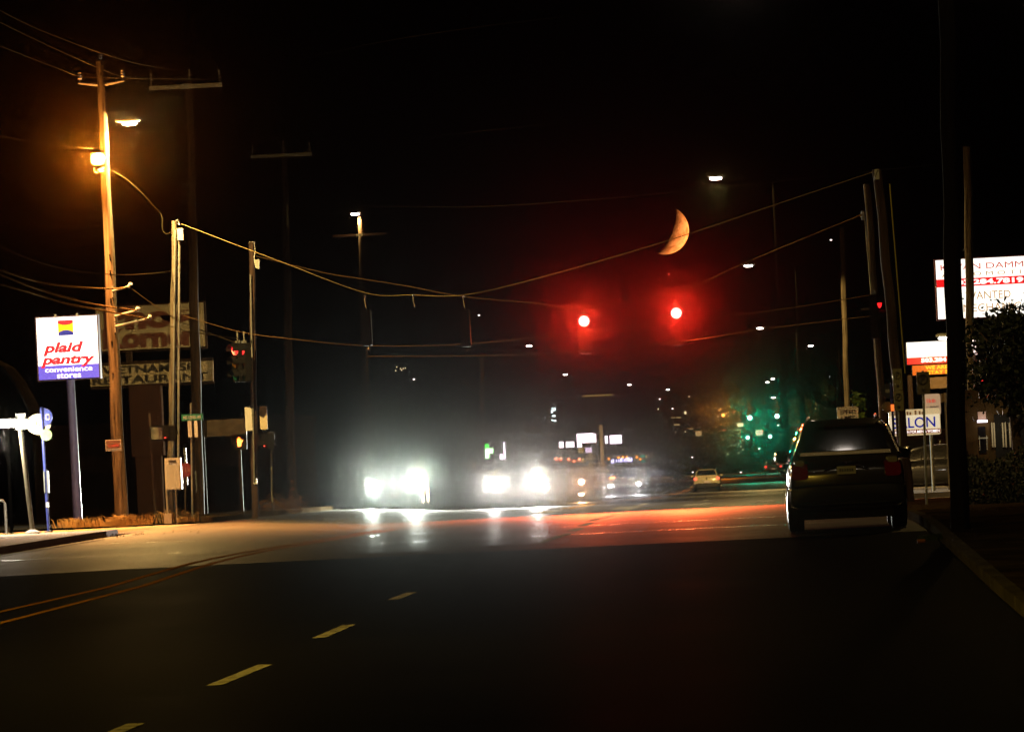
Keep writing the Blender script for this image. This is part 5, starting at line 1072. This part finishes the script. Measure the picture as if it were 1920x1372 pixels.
# --- oncoming traffic
def oncoming(label, hx0, hx1, hy0, hy1, Y, m, tall, watts, name='car', cat='car', r=.09, glowm=E_HEAD, col=(1, .97, .9), core=1):
    a = px(hx0, hy0, Y); c = px(hx1, hy1, Y); X = (a.x + c.x) / 2; sp = (c.x - a.x) / 2; z0 = gz(X, Y); hz = (a.z + c.z) / 2 - z0
    rt = thing(name, label, cat, (X, Y + .02, z0), 0, 'oncoming vehicles')
    hw = sp + .2; k = hz / .72
    b = MB(); b.loft([(.0, .42, hz + .05, hw * .85), (.08, .34, hz + .16, hw * .95), (.35, .3, hz + .22, hw), (1.3, .3, hz + .32, hw), (4.3, .3, hz + .34, hw), (4.6, .4, hz + .2, hw * .9)], 28, 5); b.build('body', m, rt, True)
    b = MB(); b.loft([(1.15, hz + .2, hz + .36, hw * .92, hw * .85), (1.75, hz + .2, tall - .08, hw * .92, hw * .72), (2.2, hz + .2, tall, hw * .93, hw * .72), (3.9, hz + .2, tall - .03, hw * .93, hw * .72), (4.4, hz + .2, hz + .45, hw * .9, hw * .8)], 26, 6); b.build('cabin', m, rt, True)
    for y in (.95, 3.75):
        for x in (-hw + .12, hw - .12): wheel(rt, x, y, .36, .22)
    panel(rt, 'windscreen', GLASS, [(-hw * .8, 1.2, hz + .4), (hw * .8, 1.2, hz + .4), (hw * .66, 1.7, tall - .13), (-hw * .66, 1.7, tall - .13)], .0) if False else None
    b = MB(); zz0, zz1 = hz + .4, tall - .12
    b.v += [Vector(p) for p in ((-hw * .8, 1.17, zz0), (hw * .8, 1.17, zz0), (hw * .64, 1.66, zz1), (-hw * .64, 1.66, zz1), (-hw * .8, 1.25, zz0), (hw * .8, 1.25, zz0), (hw * .64, 1.74, zz1), (-hw * .64, 1.74, zz1))]
    b.f += [(0, 1, 2, 3), (7, 6, 5, 4), (0, 4, 5, 1), (2, 6, 7, 3), (1, 5, 6, 2), (3, 7, 4, 0)]; b.build('windscreen', GLASS, rt)
    b = MB(); b.loft([(-.03, hz - .1, hz + .06, sp * .75), (.05, hz - .12, hz + .08, sp * .78)], 18, 5); b.build('grille', BLACKM, rt)
    b = MB(); b.loft([(-.1, .36, .58, hw * .8), (-.03, .34, .6, hw * .95), (.2, .34, .6, hw)], 20, 5); b.build('front_bumper', m, rt, True)
    b = MB(); b.box(-.17, .17, -.13, -.105, .42, .52); b.build('number_plate', mat('front plate', (.45, .3, .28), .5), rt)  # red light is mixed into the front plate colour
    for i, h in enumerate((a, c)):
        lz = h.z - z0; xx = (h.x - X)
        b = MB(); b.ball((xx, .0, lz), r, 16, 10, (1.25, .5, 1)); hl = b.build('headlight', glowm, rt, True)
        lamp('headlight_beam', 'SPOT', (xx, -.36, lz), watts * (1.25 if i else .8), col, rt, .09, (.0, -1, -.012), 75)
        lamp('headlight_core', 'SPOT', (xx, -.37, lz), core * watts * (1.25 if i else .8), col, rt, .09, (-X, -Y, CAM.z + 1.6 - h.z), 7)
    for s in (-1, 1):
        b = MB(); b.loft([(1.25, hz + .42, hz + .58, .08), (1.35, hz + .4, hz + .6, .11)], 10, 4); b.build('side_mirror', m, rt, True, (s * (hw + .1), 0, 0))
    return rt
HW = 26000
oncoming('nearest oncoming vehicle, hidden in the huge white glare of its headlights', 700, 778, 909, 903, 186, mat('oncoming paint', (.01, .01, .012), .6), 1.75, HW * 1.3, r=.19, core=.36, col=(.9, 1, .88))
oncoming('second oncoming car with bright headlights right of the greatest glare', 925, 1007, 908, 904, 190, mat('oncoming paint two', (.06, .03, .03), .3, coat=.6), 1.5, HW * .8, r=.12)
# truck
Y = 232; s_ = S(Y); c = px(1052, 925, Y); z0 = gz(c.x, Y); X = c.x
tr = thing('truck', 'dark red fronted truck with a row of roof marker lights and warm yellow headlights', 'truck', (X, Y, z0), 0, 'oncoming vehicles'); o = Vector((X, Y, z0))
TP = mat('truck paint', (.09, .025, .02), .35, noise=.2, nscale=3, coat=.4)
hw = 1.15
zt = (px(1065, 858, Y) - o).z
b = MB(); b.loft([(0, .6, 1.35, hw * .95), (.1, .55, 1.5, hw), (1.0, .55, 1.6, hw)], 24, 7); b.build('bonnet', TP, tr, True)
b = MB(); b.loft([(.9, .6, zt - .25, hw, hw * .9), (1.1, .6, zt, hw, hw * .92), (2.6, .6, zt, hw, hw * .92), (2.7, .6, zt - .1, hw, hw * .9)], 24, 7); b.build('cab', TP, tr, True)
b = MB(); b.box(-hw - .05, hw + .05, 2.85, 8.5, .95, zt + .15); b.build('load_body', mat('truck box', (.05, .045, .04), .6, noise=.3, nscale=2), tr)
b = MB(); b.box(-hw * .8, hw * .8, .86, .9, 1.75, zt - .35); b.build('windscreen', GLASS, tr)
b = MB(); [b.box(-.62, .62, -.03, 0, .8 + k * .09, .84 + k * .09) for k in range(6)]; b.build('grille', CHROME, tr)
b = MB(); b.box(-hw, hw, -.12, -.031, .42, .64); b.build('bumper', mat('truck bumper', (.25, .12, .1), .4), tr)
for y in (.75, 5.8, 7.0):
    for x in (-hw + .16, hw - .16): wheel(tr, x, y, .48, .3)
for x_, y_ in ((1050, 860), (1065, 861), (1075, 865), (1085, 861), (1041, 860)):
    q = px(x_, y_, Y) - o; b = MB(); b.ball((q.x, .92, q.z), .055, 8, 6); b.build('marker_light', em('marker glow', (1, .22, .1), 3.2) if x_ == 1050 else bpy.data.materials['marker glow'], tr)
for x_, y_, pw in ((1090, 903, 1.2), (1090, 924, 1.0)):
    q = px(x_, y_, Y) - o; b = MB(); b.ball((q.x, -.04, q.z), .14, 14, 8, (1, .5, 1)); b.build('headlight', E_WARM, tr, True); lamp('headlight_beam', 'SPOT', (q.x, -.2, q.z), HW * .22 * pw, (1, .55, .25), tr, .08, (0, -1, -.01), 75); lamp('headlight_core', 'SPOT', (q.x, -.21, q.z), HW * .1 * pw, (1, .5, .22), tr, .08, (-X, -Y, 3), 8)
q = px(1056, 915, Y) - o; b = MB(); b.box(q.x - .18, q.x + .2, -.16, -.121, q.z - .03, q.z + .04); b.build('number_plate', mat('red lit plate', (.4, .08, .06), .5), tr)  # plate painted red for the red light falling on it
# bus
Y = 343; s_ = S(Y); c = px(1174, 925, Y); z0 = gz(c.x, Y); X = c.x; o = Vector((X, Y, z0))
bs = thing('bus', 'dark city bus with a glowing violet white destination display and orange roof lights', 'bus', (X, Y, z0), 0, 'oncoming vehicles')
hw = 1.3; zt = (px(1178, 853, Y) - o).z
BP = mat('bus paint', (.10, .08, .05), .35, coat=.5); 
b = MB(); b.loft([(0, .32, zt - .12, hw * .97), (.12, .3, zt, hw), (11.5, .3, zt, hw), (11.8, .35, zt - .1, hw * .97)], 28, 9); b.build('body', BP, bs, True)
b = MB(); b.box(-hw * .88, hw * .88, -.04, -.004, 1.15, zt - .62); b.build('windscreen', GLASS, bs)
b = MB(); b.box(-hw * .9, hw * .9, -.05, -.004, zt - .55, zt - .12); dd = b.build('display_housing', BLACKM, bs)
dm = em('violet white led', (.55, .5, 1), 2.6); q = px(1150, 864, Y) - o; q2 = px(1171, 861.5, Y) - o
strokes('xx', bs, q.x, q.z, 8 * s_, 8 * s_, dm, -.06, 0, .06); strokes('xxxxxxxx', bs, q2.x, q2.z, 32 * s_, 8 * s_, dm, -.06, 0, .05)
b = MB(); b.box(hw * .2, hw + .01, -.055, -.045, .34, .52) if False else b.box(-hw, hw, -.1, -.05, .3, .6); b.build('bumper', BLACKM, bs)
for x_, y_ in ((1141.5, 860), (1160, 857.5), (1168, 857), (1175.5, 857), (1194, 857), (1200.5, 861)):
    q = px(x_, y_, Y) - o; b = MB(); b.ball((q.x, -.03, q.z), .06, 8, 6); b.build('marker_light', E_AMBER, bs)
q = px(1148, 895.5, Y) - o; b = MB(); b.box(q.x - .16, q.x + .16, -.07, -.052, q.z - .06, q.z + .06); b.build('indicator', E_AMBER, bs)
for x_, y_ in ((1145, 911), (1197.5, 906.5)):
    q = px(x_, y_, Y) - o; b = MB(); b.ball((q.x, -.06, q.z), .13, 14, 8, (1.2, .5, 1)); b.build('headlight', E_HEAD, bs, True); lamp('headlight_beam', 'SPOT', (q.x, -.2, q.z), HW * .45, (1, .97, 1), bs, .08, (0, -1, -.01), 75); lamp('headlight_core', 'SPOT', (q.x, -.21, q.z), HW * .25, (1, .97, 1), bs, .08, (-X, -Y, 3), 8)
TEAL = mat('teal reflection glow', (.02, .35, .3), .3, emit=(.02, .8, .6), es=.35)  # cyan reflection on the bus side, painted as glowing patches
for y_ in (855, 864):
    q = px(1205, y_, Y) - o; b = MB(); b.box(q.x - .14, q.x + .14, -.05, -.03, q.z - .04, q.z + .04); b.build('side_reflection', TEAL, bs)
for s in (-1, 1):
    b = MB(); b.tube([(s * hw * .95, 0, zt - .3), (s * (hw + .25), -.25, zt - .35), (s * (hw + .28), -.28, zt - .6)], .03, 6); b.box(s * (hw + .28) - .1, s * (hw + .28) + .1, -.34, -.26, zt - 1.1, zt - .6); b.build('side_mirror', BLACKM, bs)
for y in (2.6, 8.6):
    for x in (-hw + .16, hw - .16): wheel(bs, x, y, .48, .3)
b = MB(); [b.box(-hw - .008, -hw - .001, 1.2 + k * 1.7, 2.7 + k * 1.7, 1.3, 2.4) for k in range(6)]; [b.box(hw + .001, hw + .008, 1.2 + k * 1.7, 2.7 + k * 1.7, 1.3, 2.4) for k in range(6)]; b.build('side_windows', GLASS, bs)
b = MB(); b.tube([(-.4, -.045, 1.2), (-.1, -.06, 1.9)], .015, 5); b.tube([(.4, -.045, 1.2), (.1, -.06, 1.9)], .015, 5); b.build('wipers', BLACKM, bs)
# parked car far right in the lot
q = px(1745, 905, 160)
pc = small_car('dark car parked in front of the garage building', 1752, 160, mat('lot car paint', (.05, .05, .05), .3, coat=.6), REDREF, 'parked cars')
pc.rotation_euler[2] = R(70)
# small litter on the near right verge and left kerb
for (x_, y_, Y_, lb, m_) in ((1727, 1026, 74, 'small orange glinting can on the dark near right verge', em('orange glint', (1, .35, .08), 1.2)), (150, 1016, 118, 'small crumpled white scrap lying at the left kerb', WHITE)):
    p = px(x_, y_, Y_); rt = thing('litter', lb, 'litter', (p.x, Y_, gz(p.x, Y_) + .15 if x_ > 1000 else gz(p.x, Y_) + .03)); b = MB(); rnd = random.Random(2)
    b.ball((0, 0, .03), .045 if x_ > 1000 else .07, 10, 6, (1.2, 1, .8)); 
    for v in b.v: v += Vector((rnd.uniform(-1, 1), rnd.uniform(-1, 1), rnd.uniform(-1, 1))) * .008
    if x_ > 1000: b = MB(); b.tube([(-.05, 0, .03), (.06, .01, .03)], .028, 12)
    b.build('piece', mat('orange tin', (.8, .3, .05), .15, .6) if x_ > 1000 else m_, rt)

# ------------------------------------------------------------------ moon, lit by its own far lamp from the sun's side
D = 2600.0; mp = px(1246.5, 432, D); Rm = 45.2 / F * D
bm = bmesh.new(); bmesh.ops.create_icosphere(bm, subdivisions=6, radius=Rm); me = bpy.data.meshes.new('moon'); bm.to_mesh(me); bm.free()
for p in me.polygons: p.use_smooth = True
MM = mat('moon rock', (.62, .40, .22), 1.0, noise=0); n = MM.node_tree.nodes; l = MM.node_tree.links; pb_ = n['Principled BSDF']; pb_.inputs['Specular IOR Level'].default_value = 0
tc = n.new('ShaderNodeTexCoord'); t1_ = n.new('ShaderNodeTexNoise'); t1_.inputs['Scale'].default_value = .28; t1_.inputs['Detail'].default_value = 4
t2_ = n.new('ShaderNodeTexNoise'); t2_.inputs['Scale'].default_value = 1.1; t2_.inputs['Detail'].default_value = 5; rp = n.new('ShaderNodeValToRGB'); rp.color_ramp.elements[0].position = .4; rp.color_ramp.elements[1].position = .58
rp.color_ramp.elements[0].color = (.50, .27, .12, 1); rp.color_ramp.elements[1].color = (.78, .52, .30, 1)
bp = n.new('ShaderNodeBump'); bp.inputs['Strength'].default_value = .5; bp.inputs['Distance'].default_value = .3
l.new(tc.outputs['Object'], t1_.inputs[0]); l.new(tc.outputs['Object'], t2_.inputs[0]); l.new(t1_.outputs[0], rp.inputs[0]); l.new(rp.outputs[0], pb_.inputs['Base Color']); l.new(t2_.outputs[0], bp.inputs['Height']); l.new(bp.outputs[0], pb_.inputs['Normal'])
me.materials.append(MM); mo = bpy.data.objects.new('moon', me); C.objects.link(mo); mo.location = mp
tag(mo, 'orange crescent moon low in the black sky', 'moon')
vdir = (CAM - mp).normalized(); lit = (cr * .93 - cu * .37).normalized()
psi = R(105); Ld = (vdir * math.cos(psi) + lit * math.sin(psi)).normalized()
lp = mp + Ld * Rm * 30
lo = lamp('sunlight_on_moon', 'SPOT', lp, 1.0e7, (1, .40, .14), None, 1.5, -Ld, 6, .2)

# ------------------------------------------------------------------ haze
hm = bpy.data.materials.new('glow_haze'); hm.use_nodes = True; n = hm.node_tree.nodes; n.remove(n['Principled BSDF'])
pv = n.new('ShaderNodeVolumePrincipled'); pv.inputs['Color'].default_value = (.9, .9, .9, 1); pv.inputs['Density'].default_value = .000008; pv.inputs['Anisotropy'].default_value = .995  # added medium whose halos stand in for lens bloom
hm.node_tree.links.new(pv.outputs[0], n['Material Output'].inputs['Volume'])
hm.cycles.volume_sampling = 'MULTIPLE_IMPORTANCE'; hm.cycles.homogeneous_volume = True
b = MB(); b.box(-610, 610, -70, 1110, -10.2, 26); hz_ = b.build('glow_haze', hm); tag(hz_, kind='stuff')
hz_.visible_shadow = True
